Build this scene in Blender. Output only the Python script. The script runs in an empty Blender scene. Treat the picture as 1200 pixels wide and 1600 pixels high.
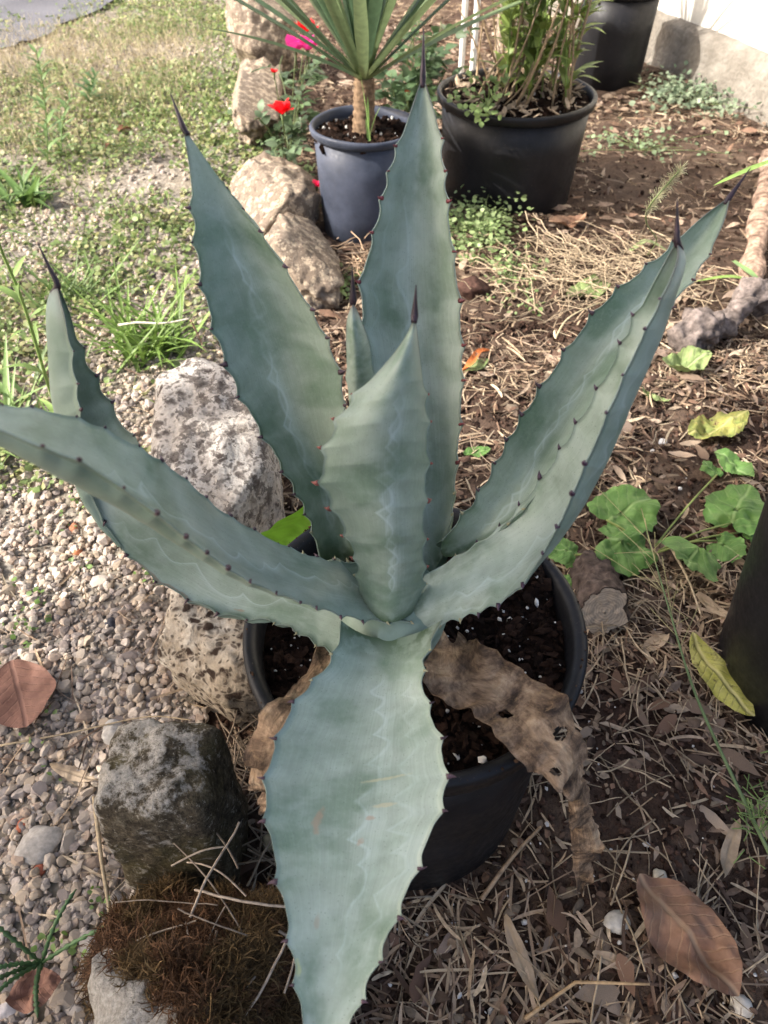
import bpy, math, random
import numpy as np
from mathutils import Vector, Matrix
SC = bpy.context.scene
COL = SC.collection
rng = np.random.default_rng(7)
random.seed(7)
# ------------------------------------------------------------------ camera, sky, sun, exposure
CAM_H, PITCH, FPX = 0.92, math.radians(46), 1156.0      # metres, below horizontal, focal length in photo pixels
cam_d = bpy.data.cameras.new('camera'); cam = bpy.data.objects.new('camera', cam_d); COL.objects.link(cam)
cam.location = (0, 0, CAM_H); cam.rotation_euler = (math.pi/2 - PITCH, 0, 0)
cam_d.sensor_fit = 'VERTICAL'; cam_d.sensor_height = 36; cam_d.lens = 36*FPX/1600
cam_d.clip_start = 0.02; cam_d.clip_end = 200
cam_d.dof.use_dof = True; cam_d.dof.focus_distance = 0.80; cam_d.dof.aperture_fstop = 9.0
SC.camera = cam
SUN_EL, SUN_AZ = math.radians(38), math.radians(12)       # from the left, 12 deg towards the viewer
SUN_DIR = Vector((-math.cos(SUN_AZ)*math.cos(SUN_EL), -math.sin(SUN_AZ)*math.cos(SUN_EL), math.sin(SUN_EL)))
world = bpy.data.worlds.new('World'); SC.world = world; world.use_nodes = True
wn = world.node_tree; wn.nodes.clear()
sky = wn.nodes.new('ShaderNodeTexSky'); sky.sky_type = 'NISHITA'; sky.sun_disc = False
sky.sun_elevation = SUN_EL; sky.sun_rotation = math.atan2(SUN_DIR.x, SUN_DIR.y)
sky.air_density = 0.8; sky.dust_density = 5.0; sky.ozone_density = 0.0
bg = wn.nodes.new('ShaderNodeBackground'); bg.inputs[1].default_value = 0.15
wo = wn.nodes.new('ShaderNodeOutputWorld'); wn.links.new(sky.outputs[0], bg.inputs[0]); wn.links.new(bg.outputs[0], wo.inputs[0])
sun_d = bpy.data.lights.new('sun', 'SUN'); sun_d.energy = 3.6; sun_d.angle = math.radians(0.55); sun_d.color = (1, 0.955, 0.90)
sun = bpy.data.objects.new('sun', sun_d); COL.objects.link(sun); sun.rotation_euler = (-SUN_DIR).to_track_quat('-Z', 'Y').to_euler()
SC.view_settings.view_transform = 'Standard'; SC.view_settings.look = 'None'
SC.view_settings.exposure = 1.42; SC.view_settings.gamma = 1.0; SC.view_settings.use_curve_mapping = False
SC.render.engine = 'CYCLES'
SC.cycles.max_bounces = 5; SC.cycles.diffuse_bounces = 3; SC.cycles.glossy_bounces = 2; SC.cycles.transmission_bounces = 3
SC.cycles.use_adaptive_sampling = True; SC.cycles.use_denoising = True

# ------------------------------------------------------------------ placing: where a sight line of the photograph meets a height or a distance
def sight(px, py):
    u, v = (px-600)/FPX, (800-py)/FPX
    return np.array([u, math.cos(PITCH)+v*math.sin(PITCH), -math.sin(PITCH)+v*math.cos(PITCH)])
def atz(px, py, z=0.0):
    r = sight(px, py); return np.array([0, 0, CAM_H]) + r*((z-CAM_H)/r[2])
def aty(px, py, y):
    r = sight(px, py); return np.array([0, 0, CAM_H]) + r*(y/r[1])

# ------------------------------------------------------------------ noise
def _hash(i, j, k, s):
    h = (i*374761393 + j*668265263 + k*2147483647 + s*1274126177) & 0xffffffff
    h = ((h ^ (h >> 13))*1274126177) & 0xffffffff
    return ((h ^ (h >> 16)) & 0xffff)/65535.0
def vnoise(P, s=0):
    P = np.asarray(P, float); I = np.floor(P).astype(np.int64); Fq = P-I; w = Fq*Fq*(3-2*Fq); r = 0
    for a in (0, 1):
        for b in (0, 1):
            for c in (0, 1):
                r = r + _hash(I[..., 0]+a, I[..., 1]+b, I[..., 2]+c, s)*(w[..., 0] if a else 1-w[..., 0])*(w[..., 1] if b else 1-w[..., 1])*(w[..., 2] if c else 1-w[..., 2])
    return r*2-1
def fbm(P, o=4, s=0):
    P = np.asarray(P, float); r = 0; a = 1.0
    for i in range(o): r = r + a*vnoise(P*2**i, s+i); a *= .5
    return r
def P2(x, y, k=1.0): return np.stack([np.asarray(x)*k, np.asarray(y)*k, np.zeros_like(np.asarray(x, float))], -1)

# ------------------------------------------------------------------ mesh helpers
def tag(o, label=None, cat=None, group=None, kind=None):
    if label: o['label'] = label
    if cat: o['category'] = cat
    if group: o['group'] = group
    if kind: o['kind'] = kind
    return o
def empty(name, loc=(0, 0, 0), rz=0):
    o = bpy.data.objects.new(name, None); COL.objects.link(o); o.location = loc; o.rotation_euler = (0, 0, rz); o.empty_display_size = .05
    return o
def mesh_data(name, V, F, mat, smooth=True, col=None, uv=None):
    """V (n,3); F a list of arrays (m,k) or one array"""
    me = bpy.data.meshes.new(name)
    V = np.asarray(V, np.float32)
    Fs = F if isinstance(F, list) else [F]
    Fs = [np.asarray(f, np.int32) for f in Fs if len(f)]
    nl = sum(f.size for f in Fs); nf = sum(len(f) for f in Fs)
    me.vertices.add(len(V)); me.vertices.foreach_set('co', V.ravel())
    me.loops.add(nl); me.loops.foreach_set('vertex_index', np.concatenate([f.ravel() for f in Fs]))
    st = np.concatenate([np.full(len(f), f.shape[1], np.int32) for f in Fs])
    me.polygons.add(nf); me.polygons.foreach_set('loop_start', np.concatenate([[0], np.cumsum(st)[:-1]]).astype(np.int32))
    me.polygons.foreach_set('loop_total', st)
    me.polygons.foreach_set('use_smooth', np.full(nf, smooth))
    if uv is not None:
        l = me.uv_layers.new(name='UVMap'); idx = np.concatenate([f.ravel() for f in Fs])
        l.data.foreach_set('uv', np.asarray(uv, np.float32)[idx].ravel())
    if col is not None:
        a = me.color_attributes.new('Col', 'FLOAT_COLOR', 'POINT')
        c = np.ones((len(V), 4), np.float32); c[:, :3] = col
        a.data.foreach_set('color', c.ravel())
    me.update(calc_edges=True); me.validate()
    if mat: me.materials.append(mat)
    return me
def add(name, me, parent=None, loc=None):
    o = bpy.data.objects.new(name, me); COL.objects.link(o)
    if parent is not None: o.parent = parent
    if loc is not None: o.location = loc
    return o
def obj(name, V, F, mat, parent=None, smooth=True, col=None, uv=None, loc=None):
    return add(name, mesh_data(name, V, F, mat, smooth, col, uv), parent, loc)
def grid_faces(nr, nc, close=False, off=0):
    i = np.arange(nr-1)[:, None]; j = np.arange(nc if close else nc-1)[None, :]
    a = i*nc+j; b = i*nc+(j+1) % nc
    return np.stack([a, b, b+nc, a+nc], -1).reshape(-1, 4)+off
class MB:
    """collects pieces of ONE part into one mesh"""
    def __init__(s): s.V = []; s.Q = []; s.T = []; s.C = []; s.U = []; s.n = 0
    def add(s, V, F, col=(1, 1, 1), uv=None):
        V = np.asarray(V, float); s.V.append(V)
        for f in (F if isinstance(F, list) else [F]):
            f = np.asarray(f)
            if len(f): (s.Q if f.shape[1] == 4 else s.T).append(f+s.n)
        c = np.asarray(col, float); s.C.append(np.broadcast_to(c, V.shape) if c.ndim == 1 else c)
        s.U.append(np.zeros((len(V), 2)) if uv is None else uv); s.n += len(V)
    def data(s, name, mat, smooth=True):
        F = [np.concatenate(x) for x in (s.Q, s.T) if x]
        return mesh_data(name, np.concatenate(s.V), F, mat, smooth, np.concatenate(s.C), np.concatenate(s.U))
    def build(s, name, mat, parent=None, smooth=True, loc=None): return add(name, s.data(name, mat, smooth), parent, loc)
def spline(P, n, closed=False):
    """Catmull-Rom through P by chord length, n samples"""
    P = np.asarray(P, float); d = np.r_[0, np.cumsum(np.maximum(1e-9, np.linalg.norm(np.diff(P[:, :3], axis=0), axis=1))**.5)]
    m = np.empty_like(P); m[1:-1] = (P[2:]-P[:-2])/(d[2:]-d[:-2])[:, None]; m[0] = (P[1]-P[0])/(d[1]-d[0]); m[-1] = (P[-1]-P[-2])/(d[-1]-d[-2])
    t = np.linspace(0, d[-1], n) if np.isscalar(n) else np.asarray(n)*d[-1]
    k = np.clip(np.searchsorted(d, t, 'right')-1, 0, len(P)-2); h = d[k+1]-d[k]; u = ((t-d[k])/h)[:, None]; h = h[:, None]
    return (2*u**3-3*u**2+1)*P[k]+(u**3-2*u**2+u)*h*m[k]+(-2*u**3+3*u**2)*P[k+1]+(u**3-u**2)*h*m[k+1]
def unit(v): v = np.asarray(v, float); return v/np.maximum(1e-12, np.linalg.norm(v, axis=-1, keepdims=True))
def tube(P, R, seg=8, cap=True):
    P = np.asarray(P, float); R = np.broadcast_to(np.asarray(R, float), (len(P),))
    T = unit(np.gradient(P, axis=0)); ref = np.array([0, 0, 1.]) if abs(T[0, 2]) < .9 else np.array([1., 0, 0])
    V = []
    for p, t, r in zip(P, T, R):
        a = unit(np.cross(t, ref)); b = np.cross(t, a); ref = np.cross(a, t) if True else ref
        th = np.arange(seg)*2*math.pi/seg
        V.append(p+r*(np.cos(th)[:, None]*a+np.sin(th)[:, None]*b))
    V = np.concatenate(V); F = [grid_faces(len(P), seg, True)]
    if cap:
        n = len(V); V = np.vstack([V, P[0], P[-1]]); i = np.arange(seg)
        F.append(np.stack([(i+1) % seg, i, np.full(seg, n)], -1)); o = (len(P)-1)*seg
        F.append(np.stack([o+i, o+(i+1) % seg, np.full(seg, n+1)], -1))
    return V, F
def lathe(prof, seg=72):
    prof = np.asarray(prof, float); th = np.arange(seg)*2*math.pi/seg
    V = np.stack([prof[:, :1]*np.cos(th), prof[:, :1]*np.sin(th), np.repeat(prof[:, 1:2], seg, 1)], -1).reshape(-1, 3)
    return V, grid_faces(len(prof), seg, True)[:, ::-1]
def blade(P, W, up=(0, 0, 1), fold=0.25):
    """a folded strip along P, half widths W"""
    P = np.asarray(P, float); T = unit(np.gradient(P, axis=0)); S = unit(np.cross(T, np.asarray(up, float)+1e-6)); N = np.cross(S, T); W = np.asarray(W)[:, None]
    V = np.stack([P-S*W+N*W*fold, P, P+S*W+N*W*fold], 1).reshape(-1, 3)
    return V, grid_faces(len(P), 3)
def rotz(a): c, s = np.cos(a), np.sin(a); z = np.zeros_like(c); return np.stack([np.stack([c, -s, z], -1), np.stack([s, c, z], -1), np.stack([z, z, z+1], -1)], -2)
def rotx(a): c, s = np.cos(a), np.sin(a); z = np.zeros_like(c); return np.stack([np.stack([z+1, z, z], -1), np.stack([z, c, -s], -1), np.stack([z, s, c], -1)], -2)
def roty(a): c, s = np.cos(a), np.sin(a); z = np.zeros_like(c); return np.stack([np.stack([c, z, s], -1), np.stack([z, z+1, z], -1), np.stack([-s, z, c], -1)], -2)
def scatter(variants, pos, yaw, tx, ty, scl, col, vid=None):
    """many copies of small meshes baked into arrays; scl (n,) or (n,3); col (n,3)"""
    n = len(pos); R = rotz(yaw) @ rotx(tx) @ roty(ty); scl = np.asarray(scl, float); scl = np.repeat(scl[:, None], 3, 1) if scl.ndim == 1 else scl
    vid = rng.integers(0, len(variants), n) if vid is None else vid
    mb = MB()
    for k, (V, F) in enumerate(variants):
        m = np.where(vid == k)[0]
        if not len(m): continue
        VV = np.einsum('nij,nvj->nvi', R[m], V[None]*scl[m][:, None, :])+pos[m][:, None, :]
        for f in (F if isinstance(F, list) else [F]): (mb.Q if f.shape[1] == 4 else mb.T).append((f[None]+(np.arange(len(m))*len(V))[:, None, None]).reshape(-1, f.shape[1])+mb.n)
        mb.V.append(VV.reshape(-1, 3)); mb.C.append(np.repeat(col[m], len(V), 0)); mb.U.append(np.zeros((len(m)*len(V), 2))); mb.n += len(m)*len(V)
    return mb
def pieces(name, meshes, pos, yaw, tx, ty, scl, col, vid, parent):
    """the same as objects of their own, sharing mesh data"""
    for i in range(len(pos)):
        o = add(name, meshes[vid[i]], parent); o.location = pos[i]; o.rotation_mode = 'XYZ'
        o.rotation_euler = Matrix((rotz(yaw[i]) @ rotx(tx[i]) @ roty(ty[i])).tolist()).to_euler(); s = np.broadcast_to(scl[i], 3); o.scale = s
        o.color = (*col[i], 1)
def ico(sub):
    import bmesh
    bm = bmesh.new(); bmesh.ops.create_icosphere(bm, subdivisions=sub, radius=1); V = np.array([v.co[:] for v in bm.verts]); F = np.array([[v.index for v in f.verts] for f in bm.faces]); bm.free()
    return V, F
ICO = {k: ico(k) for k in (1, 2, 3, 5, 6)}
def in_frame(p, m=30):
    """photo pixel of points and whether they fall in the frame"""
    q = np.asarray(p)-np.array([0, 0, CAM_H]); d = q[:, 1]*math.cos(PITCH)-q[:, 2]*math.sin(PITCH); v = q[:, 1]*math.sin(PITCH)+q[:, 2]*math.cos(PITCH)
    x = 600+FPX*q[:, 0]/d; y = 800-FPX*v/d
    return (x > -m) & (x < 1200+m) & (y > -m) & (y < 1600+m) & (d > 0), d, x, y

# ------------------------------------------------------------------ materials
class NT:
    def __init__(s, name, rough=.7, spec=.3):
        s.m = bpy.data.materials.new(name); s.m.use_nodes = True; s.t = s.m.node_tree; s.b = s.t.nodes['Principled BSDF']
        s.b.inputs['Roughness'].default_value = rough; s.b.inputs['Specular IOR Level'].default_value = spec
    def n(s, typ, **kw):
        k = s.t.nodes.new('ShaderNode'+typ)
        for a, b in kw.items(): setattr(k, a, b)
        return k
    def l(s, a, b): s.t.links.new(a, b)
    def val(s, sock, x):
        if hasattr(x, 'node'): s.l(x, sock)
        else: sock.default_value = x
    def coord(s, kind='Object', scale=(1, 1, 1)):
        c = s.n('TexCoord'); m = s.n('Mapping'); m.inputs['Scale'].default_value = scale; s.l(c.outputs[kind], m.inputs[0]); return m.outputs[0]
    def noise(s, vec, scale, detail=4, rough=.55, dist=0):
        k = s.n('TexNoise'); s.l(vec, k.inputs['Vector']); k.inputs['Scale'].default_value = scale; k.inputs['Detail'].default_value = detail; k.inputs['Roughness'].default_value = rough; k.inputs['Distortion'].default_value = dist
        return k.outputs['Fac']
    def voro(s, vec, scale, feat='F1'):
        k = s.n('TexVoronoi', feature=feat); s.l(vec, k.inputs['Vector']); k.inputs['Scale'].default_value = scale; return k.outputs['Distance']
    def ramp(s, fac, stops, interp='LINEAR'):
        k = s.n('ValToRGB'); k.color_ramp.interpolation = interp; e = k.color_ramp.elements
        while len(e) < len(stops): e.new(.5)
        for el, (p, c) in zip(e, stops): el.position = p; el.color = (*c, 1) if not np.isscalar(c) else (c, c, c, 1)
        s.l(fac, k.inputs[0]); return k.outputs[0]
    def mix(s, fac, a, b, mode='MIX'):
        k = s.n('MixRGB', blend_type=mode); s.val(k.inputs[0], fac); s.val(k.inputs[1], a if hasattr(a, 'node') else (*a, 1)); s.val(k.inputs[2], b if hasattr(b, 'node') else (*b, 1)); return k.outputs[0]
    def math(s, op, a, b=0.0, c=0.0):
        k = s.n('Math', operation=op); s.val(k.inputs[0], a); s.val(k.inputs[1], b); s.val(k.inputs[2], c); return k.outputs[0]
    def attr(s, name='Col'): k = s.n('Attribute', attribute_name=name); return k.outputs['Color']
    def ocol(s):
        k = s.n('ObjectInfo'); return k.outputs['Color']
    def base(s, c): s.val(s.b.inputs['Base Color'], c if hasattr(c, 'node') else (*c, 1)); return s
    def rough(s, r): s.val(s.b.inputs['Roughness'], r); return s
    def bump(s, h, strength=.3, dist=.002):
        k = s.n('Bump'); k.inputs['Strength'].default_value = strength; k.inputs['Distance'].default_value = dist; s.l(h, k.inputs['Height']); s.l(k.outputs[0], s.b.inputs['Normal']); return s
def tint_mat(name, rough=.8, spec=.2, nscale=120, amount=.45, bump=.3, bdist=.001, transl=0.0, stretch=(1, 1, 1)):
    """colour = the piece's own tint (vertex tint x object colour) broken up by noise"""
    t = NT(name, rough, spec); c = t.mix(1, t.attr(), t.ocol(), 'MULTIPLY'); v = t.coord('Object', stretch)
    nz = t.noise(v, nscale, 5); f = t.ramp(nz, [(.3, 1-amount), (.7, 1+amount*.4)]); c = t.mix(1, c, f, 'MULTIPLY'); t.base(c)
    t.bump(nz, bump, bdist)
    if transl:
        tr = t.n('BsdfTranslucent'); t.l(c, tr.inputs[0]); mx = t.n('MixShader'); mx.inputs[0].default_value = transl
        t.l(t.b.outputs[0], mx.inputs[1]); t.l(tr.outputs[0], mx.inputs[2]); t.l(mx.outputs[0], t.t.nodes['Material Output'].inputs[0])
    return t.m
M = {}
M['pebble'] = tint_mat('pebble', .85, .25, 160, .35, .35, .001)
M['straw'] = tint_mat('straw', .75, .25, 150, .45, .2, .0005, .12)
M['dryleaf'] = tint_mat('dry_leaf', .75, .25, 140, .4, .4, .001, .15)
M['clod'] = tint_mat('soil_clod', .95, .1, 220, .5, .6, .002)
M['green'] = tint_mat('green_leaf', .5, .4, 60, .25, .1, .0005, .3)
M['petal'] = tint_mat('petal', .6, .3, 60, .2, .1, .0005, .3)
M['bark'] = tint_mat('bark', .95, .1, 90, .6, .9, .004)
M['perlite'] = tint_mat('perlite', .9, .2, 300, .15, .4, .001)
# ------------------------------------------------------------------ ground
POT_C = np.array([0.03, 0.43])
def height(x, y):
    x = np.asarray(x, float); y = np.asarray(y, float)
    h = .012*fbm(P2(x, y, 3.0), 3, 1)+.006*fbm(P2(x, y, 14.), 2, 5)
    right = 1/(1+np.exp(-(x+.2)/.03))
    h = h+right*(.008*fbm(P2(x, y, 30.), 3, 9))-.01
    d = np.hypot(x-POT_C[0], y-POT_C[1]); h = h-.006*np.exp(-(d/.2)**2)
    far = np.clip((np.hypot(x, y)-4)/4, 0, 1)
    return h*(1-far*.8)
def axis(lo, hi, near, n):
    t = np.linspace(-1, 1, n); s = np.sign(t)*np.abs(t)**3
    return np.where(s < 0, near-s*(lo-near), near+s*(hi-near))
gx = axis(-40, 40, .1, 420); gy = axis(-30, 60, .6, 460)
GX, GY = np.meshgrid(gx, gy); GV = np.stack([GX, GY, height(GX, GY)], -1).reshape(-1, 3)
t = NT('soil', .95, .1); v = t.coord('Object')
n1 = t.noise(v, 3.2, 5); n2 = t.noise(v, 40, 6, .65); n3 = t.noise(v, 220, 4, .7)
c = t.ramp(n1, [(.35, (.06, .038, .029)), (.5, (.10, .070, .053)), (.65, (.16, .118, .088))])
c = t.mix(.75, c, t.ramp(n2, [(.25, (.28, .25, .22)), (.5, (.8, .78, .75)), (.75, (1.5, 1.4, 1.3))]), 'MULTIPLY')
c = t.mix(.5, c, t.ramp(n3, [(.3, .4), (.7, 1.5)]), 'MULTIPLY'); t.base(c); t.bump(t.math('ADD', n2, n3), .8, .006)
M['soil'] = t.m
ground = obj('ground', GV, grid_faces(460, 420), t.m); tag(ground, 'brown garden soil with straw mulch', kind='structure')
# gravel strip left of the stone edging
STONE_LINE = np.array([(-.17, -1.5), (-.19, 0), (-.24, .3), (-.27, .6), (-.28, .95), (-.27, 1.4), (-.27, 1.8), (-.36, 2.45), (-.45, 3.5), (-.6, 6.0)])
def line_x(y): return np.interp(y, STONE_LINE[:, 1], STONE_LINE[:, 0])
gy2 = axis(-2.5, 6.5, .8, 260); U = np.linspace(0, 1, 170)**1.6
GX2 = line_x(gy2)[:, None]-U[None, :]*3.4; GY2 = np.repeat(gy2[:, None], 170, 1)
GV2 = np.stack([GX2, GY2, height(GX2, GY2)+.005], -1).reshape(-1, 3)
t = NT('fine_gravel', .95, .15); v = t.coord('Object')
n1 = t.noise(v, 2.5, 4); n2 = t.noise(v, 60, 6, .7); n4 = t.voro(v, 95)
c = t.ramp(n2, [(.3, (.10, .085, .065)), (.5, (.27, .235, .19)), (.72, (.46, .42, .36))])
c = t.mix(t.ramp(n1, [(.45, 0), (.65, .55)]), c, (.2, .165, .1)); c = t.mix(.6, c, t.ramp(n4, [(0, 1.3), (.6, .45)]), 'MULTIPLY')
t.base(c); t.bump(n4, .6, .005); M['fine_gravel'] = t.m
gravel = obj('gravel_strip', GV2, grid_faces(260, 170)[:, ::-1], t.m); tag(gravel, 'pale gravel strip beside the stone edging', kind='structure')
# gravel yard far left, its shade painted in as dark grey
ts = np.linspace(0, 1, 60); ed = spline(np.array([(-5, 2.6, 0), (-2.4, 3.2, 0), (-1.62, 3.72, 0), (-1.42, 4.6, 0), (-1.0, 9, 0)]), 60)[:, :2]; ed = ed+.05*np.stack([fbm(np.stack([ts*40, ts*0, ts*0], -1), 4, 3), fbm(np.stack([ts*40, ts*0+5, ts*0], -1), 4, 4)], -1)
A = np.vstack([ed, [(-14, 14), (-14, 2.0)]])
t = NT('yard_shade_grey', .9, .3); v = t.coord('Object'); n2 = t.noise(v, 90, 5, .7); n1 = t.noise(v, 2, 3)
c = t.mix(1, t.ramp(n2, [(.3, (.07, .07, .08)), (.7, (.16, .158, .17))]), t.ramp(n1, [(.35, .75), (.65, 1.2)]), 'MULTIPLY'); t.base(c); t.bump(n2, .5, .003)
yard_sheet = obj('shaded_yard', np.c_[A, np.full(len(A), .010)], [np.arange(len(A))[None, ::-1]], t.m); tag(yard_sheet, 'gravel yard beyond the dry grass, its shade painted grey', kind='structure')

# ------------------------------------------------------------------ house wall
wa = np.array([1.105, 3.52]); wu = unit(np.array([.318, -.948])); wnrm = np.array([-wu[1], wu[0]])*-1      # wnrm points to the garden
if wnrm[0] > 0: wnrm = -wnrm
t = NT('white_plaster', .9, .2); v = t.coord('Object'); n = t.noise(v, 30, 5); t.base(t.ramp(n, [(.3, (.50, .485, .43)), (.7, (.62, .60, .54))])); t.bump(n, .4, .003); M['plaster'] = t.m
t = NT('rough_concrete', .95, .2); v = t.coord('Object'); n = t.noise(v, 9, 6, .65); n2 = t.noise(v, 70, 5)
t.base(t.mix(.6, t.ramp(n, [(.3, (.13, .115, .095)), (.55, (.21, .19, .16)), (.8, (.28, .26, .225))]), t.ramp(n2, [(.3, .7), (.7, 1.2)]), 'MULTIPLY')); t.bump(t.math('ADD', n, n2), .7, .01); M['concrete'] = t.m
house = empty('house_wall', (*wa, 0)); tag(house, 'white plastered house wall on a rough concrete plinth at upper right', 'wall')
def wall_strip(prof, n, amp, seed, a0=-3.5, a1=2.2):
    """prof: (distance out of the wall plane, height)"""
    s = np.linspace(a0, a1, n); prof = np.asarray(prof, float); V = np.zeros((n, len(prof), 3))
    for k, (o, z) in enumerate(prof):
        q = np.stack([s*6, np.full(n, z*6), np.full(n, k*.7)], -1); d = amp*fbm(q, 4, seed)
        V[:, k, :2] = wu*s[:, None]+wnrm*(o+d)[:, None]; V[:, k, 2] = z+(amp*.8*fbm(q+9, 4, seed+3) if 0 < k < len(prof)-1 else 0)
    return V.reshape(-1, 3), grid_faces(n, len(prof))
V, F = wall_strip([(0.0, -.1), (0.0, .03), (-.003, .08), (-.006, .12), (-.01, .15), (-.03, .165), (-.07, .18), (-.12, .18)], 260, .008, 3); obj('plinth', V, F, M['concrete'], house)
V, F = wall_strip([(-.045, .15), (-.045, .4), (-.045, .8), (-.045, 1.6), (-.045, 2.8), (-.25, 2.8)], 120, .004, 8); obj('plaster_face', V, F, M['plaster'], house)

# ------------------------------------------------------------------ edging stones
def stone_mat(name, pale, mid, dark, cover, spot=26):
    t = NT(name, .95, .15); v = t.coord('Object'); n1 = t.noise(v, 7, 6, .6); n2 = t.noise(v, 45, 6, .7); n3 = t.noise(v, 160, 4, .7)
    vv = t.n('VectorMath', operation='ADD'); t.l(v, vv.inputs[0]); nn = t.n('TexNoise'); nn.inputs['Scale'].default_value = 30; t.l(v, nn.inputs['Vector'])
    sc = t.n('VectorMath', operation='SCALE'); sc.inputs['Scale'].default_value = .06; t.l(nn.outputs['Color'], sc.inputs[0]); t.l(sc.outputs[0], vv.inputs[1])
    sp = t.voro(vv.outputs[0], spot*1.5); sp2 = t.voro(vv.outputs[0], spot*3.2)
    c = t.mix(t.ramp(n2, [(.35, 0), (.65, 1)]), mid, pale)
    c = t.mix(t.math('MULTIPLY', t.ramp(n1, [(.45, 0), (.62, .55)]), t.ramp(n2, [(.4, .2), (.6, 1)])), c, (.27, .19, .10))
    m1 = t.math('MULTIPLY', t.ramp(sp, [(.26, 1), (.42, 0)]), t.ramp(n2, [(.36, 0), (.46, 1)])); m2 = t.ramp(sp2, [(.24, 1), (.42, 0)])
    cov = t.ramp(n1, [(.5-cover*.25-.12, 1), (.5-cover*.25+.25, .1)])
    c = t.mix(t.math('MULTIPLY', t.math('MAXIMUM', m1, t.math('MULTIPLY', m2, .8)), cov), c, dark)
    pit = t.ramp(n2, [(.52-.18*cover, 0), (.44-.18*cover, 1)]); c = t.mix(t.math('MULTIPLY', pit, .75), c, dark)
    c = t.mix(.6, c, t.ramp(n3, [(.3, .55), (.7, 1.35)]), 'MULTIPLY'); t.base(c); t.bump(t.math('ADD', n2, t.math('MULTIPLY', n3, .5)), 1.0, .006)
    return t.m
M['stone_pale'] = stone_mat('speckled_limestone', (.52, .485, .435), (.37, .335, .295), (.065, .052, .045), -.1)
def lichen_mat(more=0.0):
    t = NT('lichened_limestone', .95, .12); v = t.coord('Object'); n0 = t.noise(v, 9, 5, .6); n1 = t.noise(v, 26, 7, .72, .4); n2 = t.noise(v, 75, 6, .75); n3 = t.noise(v, 240, 4, .7)
    c = t.ramp(n2, [(.32, (.022, .018, .013)), (.5, (.075, .06, .04)), (.68, (.16, .135, .095))]); c = t.mix(t.ramp(n0, [(.48, 0), (.62, .6)]), c, (.10, .085, .035))
    c = t.mix(.7, c, t.ramp(n3, [(.3, .35), (.7, 1.7)]), 'MULTIPLY'); c = t.mix(t.ramp(t.noise(v, 130, 4, .7), [(.6, 0), (.66, .7)]), c, (.34, .31, .25))
    geo = t.n('NewGeometry'); sp = t.n('SeparateXYZ'); t.l(geo.outputs['Normal'], sp.inputs[0]); top = t.math('MULTIPLY', t.math('SUBTRACT', sp.outputs[2], .5), .09); lf = t.math('MULTIPLY', sp.outputs[0], -.07)
    m = t.ramp(t.math('ADD', t.math('ADD', t.math('ADD', t.math('MULTIPLY', n1, .65), t.math('MULTIPLY', n2, .4)), top), lf), [(.535-more, 0), (.60-more, .9)])
    c = t.mix(m, c, t.ramp(n3, [(.3, (.20, .18, .15)), (.65, (.44, .41, .36))])); t.base(c); t.bump(t.math('ADD', n1, t.math('MULTIPLY', n2, .7)), 1.0, .008); return t.m
M['stone_dark'] = lichen_mat(); M['stone_moss'] = lichen_mat(.075)
M['stone_cream'] = stone_mat('cream_limestone', (.55, .47, .37), (.36, .29, .21), (.12, .09, .07), .3)  # cream limestone for the rear stones and the block
M['stone_mixed'] = stone_mat('blotched_limestone', (.52, .47, .39), (.26, .21, .15), (.045, .03, .022), -1.0, 30)
def stone(label, cx, cy, size, rz, seed, mat, rough=.1, z0=-.03, tilt=(0, 0), power=4.0, cuts=4):
    V, F = ICO[5]; S = np.asarray(size)/2
    r = (np.sum(np.abs(V)**power, -1))**(-1/power); Q = V*r[:, None]
    k = fbm(Q*1.3+seed*7.1, 3, seed)*rough+fbm(Q*5+seed*3.3, 4, seed+20)*rough*.45
    Q = Q*(1+k[:, None])
    pg = np.random.default_rng(seed); 
    for q in unit(pg.normal(size=(cuts, 3))): ex = np.maximum(0, Q @ q-(.70+.25*pg.random())); Q = Q-ex[:, None]*q*.92
    Q = Q*S
    Q = Q+fbm(Q*60+seed, 3, seed+40)[:, None]*unit(Q)*.0035
    Q = Q @ (rotz(np.array(rz)) @ rotx(np.array(tilt[0])) @ roty(np.array(tilt[1]))).T
    o = obj('edging_stone', Q, F, M[mat], loc=(cx, cy, z0+S[2])); tag(o, label, 'stone', 'stones edging the gravel strip'); return o
stone('large pale speckled edging stone behind the agave pot', -.255, .85, (.185, .40, .27), .12, 3, 'stone_pale', .07, -.05, (.22, -.05), 6)
stone('dark and cream lichened edging stone against the left side of the agave pot', -.222, .585, (.15, .20, .17), .1, 5, 'stone_mixed', .12, -.04, (.05, .1), 4)
stone('squared edging stone with dark lichened face beside the front agave leaf', -.232, .335, (.125, .115, .235), .02, 8, 'stone_dark', .055, -.03, (-.05, 0), 7, 0)
stone('low mossy edging stone with white lichen at the bottom edge', -.178, .135, (.175, .24, .20), .1, 12, 'stone_moss', .09, -.03, (0, .03), 4)
stone('rounded tan edging stone beside the blue-grey yucca pot', -.215, 1.72, (.18, .34, .17), .25, 17, 'stone_cream', .20, -.06, (0, .1), 3.2, 7)
stone('craggy cream edging stone left of the yucca pot', -.30, 2.10, (.24, .56, .17), .1, 21, 'stone_cream', .28, -.06, (0, 0), 2.8, 8)
stone('pale edging stone below the pink flower', -.44, 2.85, (.18, .58, .17), .1, 25, 'stone_cream', .24, -.03, (0, 0), 3.5)
stone('ochre-topped edging stone farthest up the row', -.47, 3.35, (.24, .3, .30), .3, 29, 'stone_cream', .15, -.03, (0, 0), 3.5)
stone('small pale stone between the speckled stone and the grass tuft', -.23, 1.16, (.11, .13, .12), .4, 33, 'stone_pale', .1, -.03, (0, 0), 4)

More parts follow.
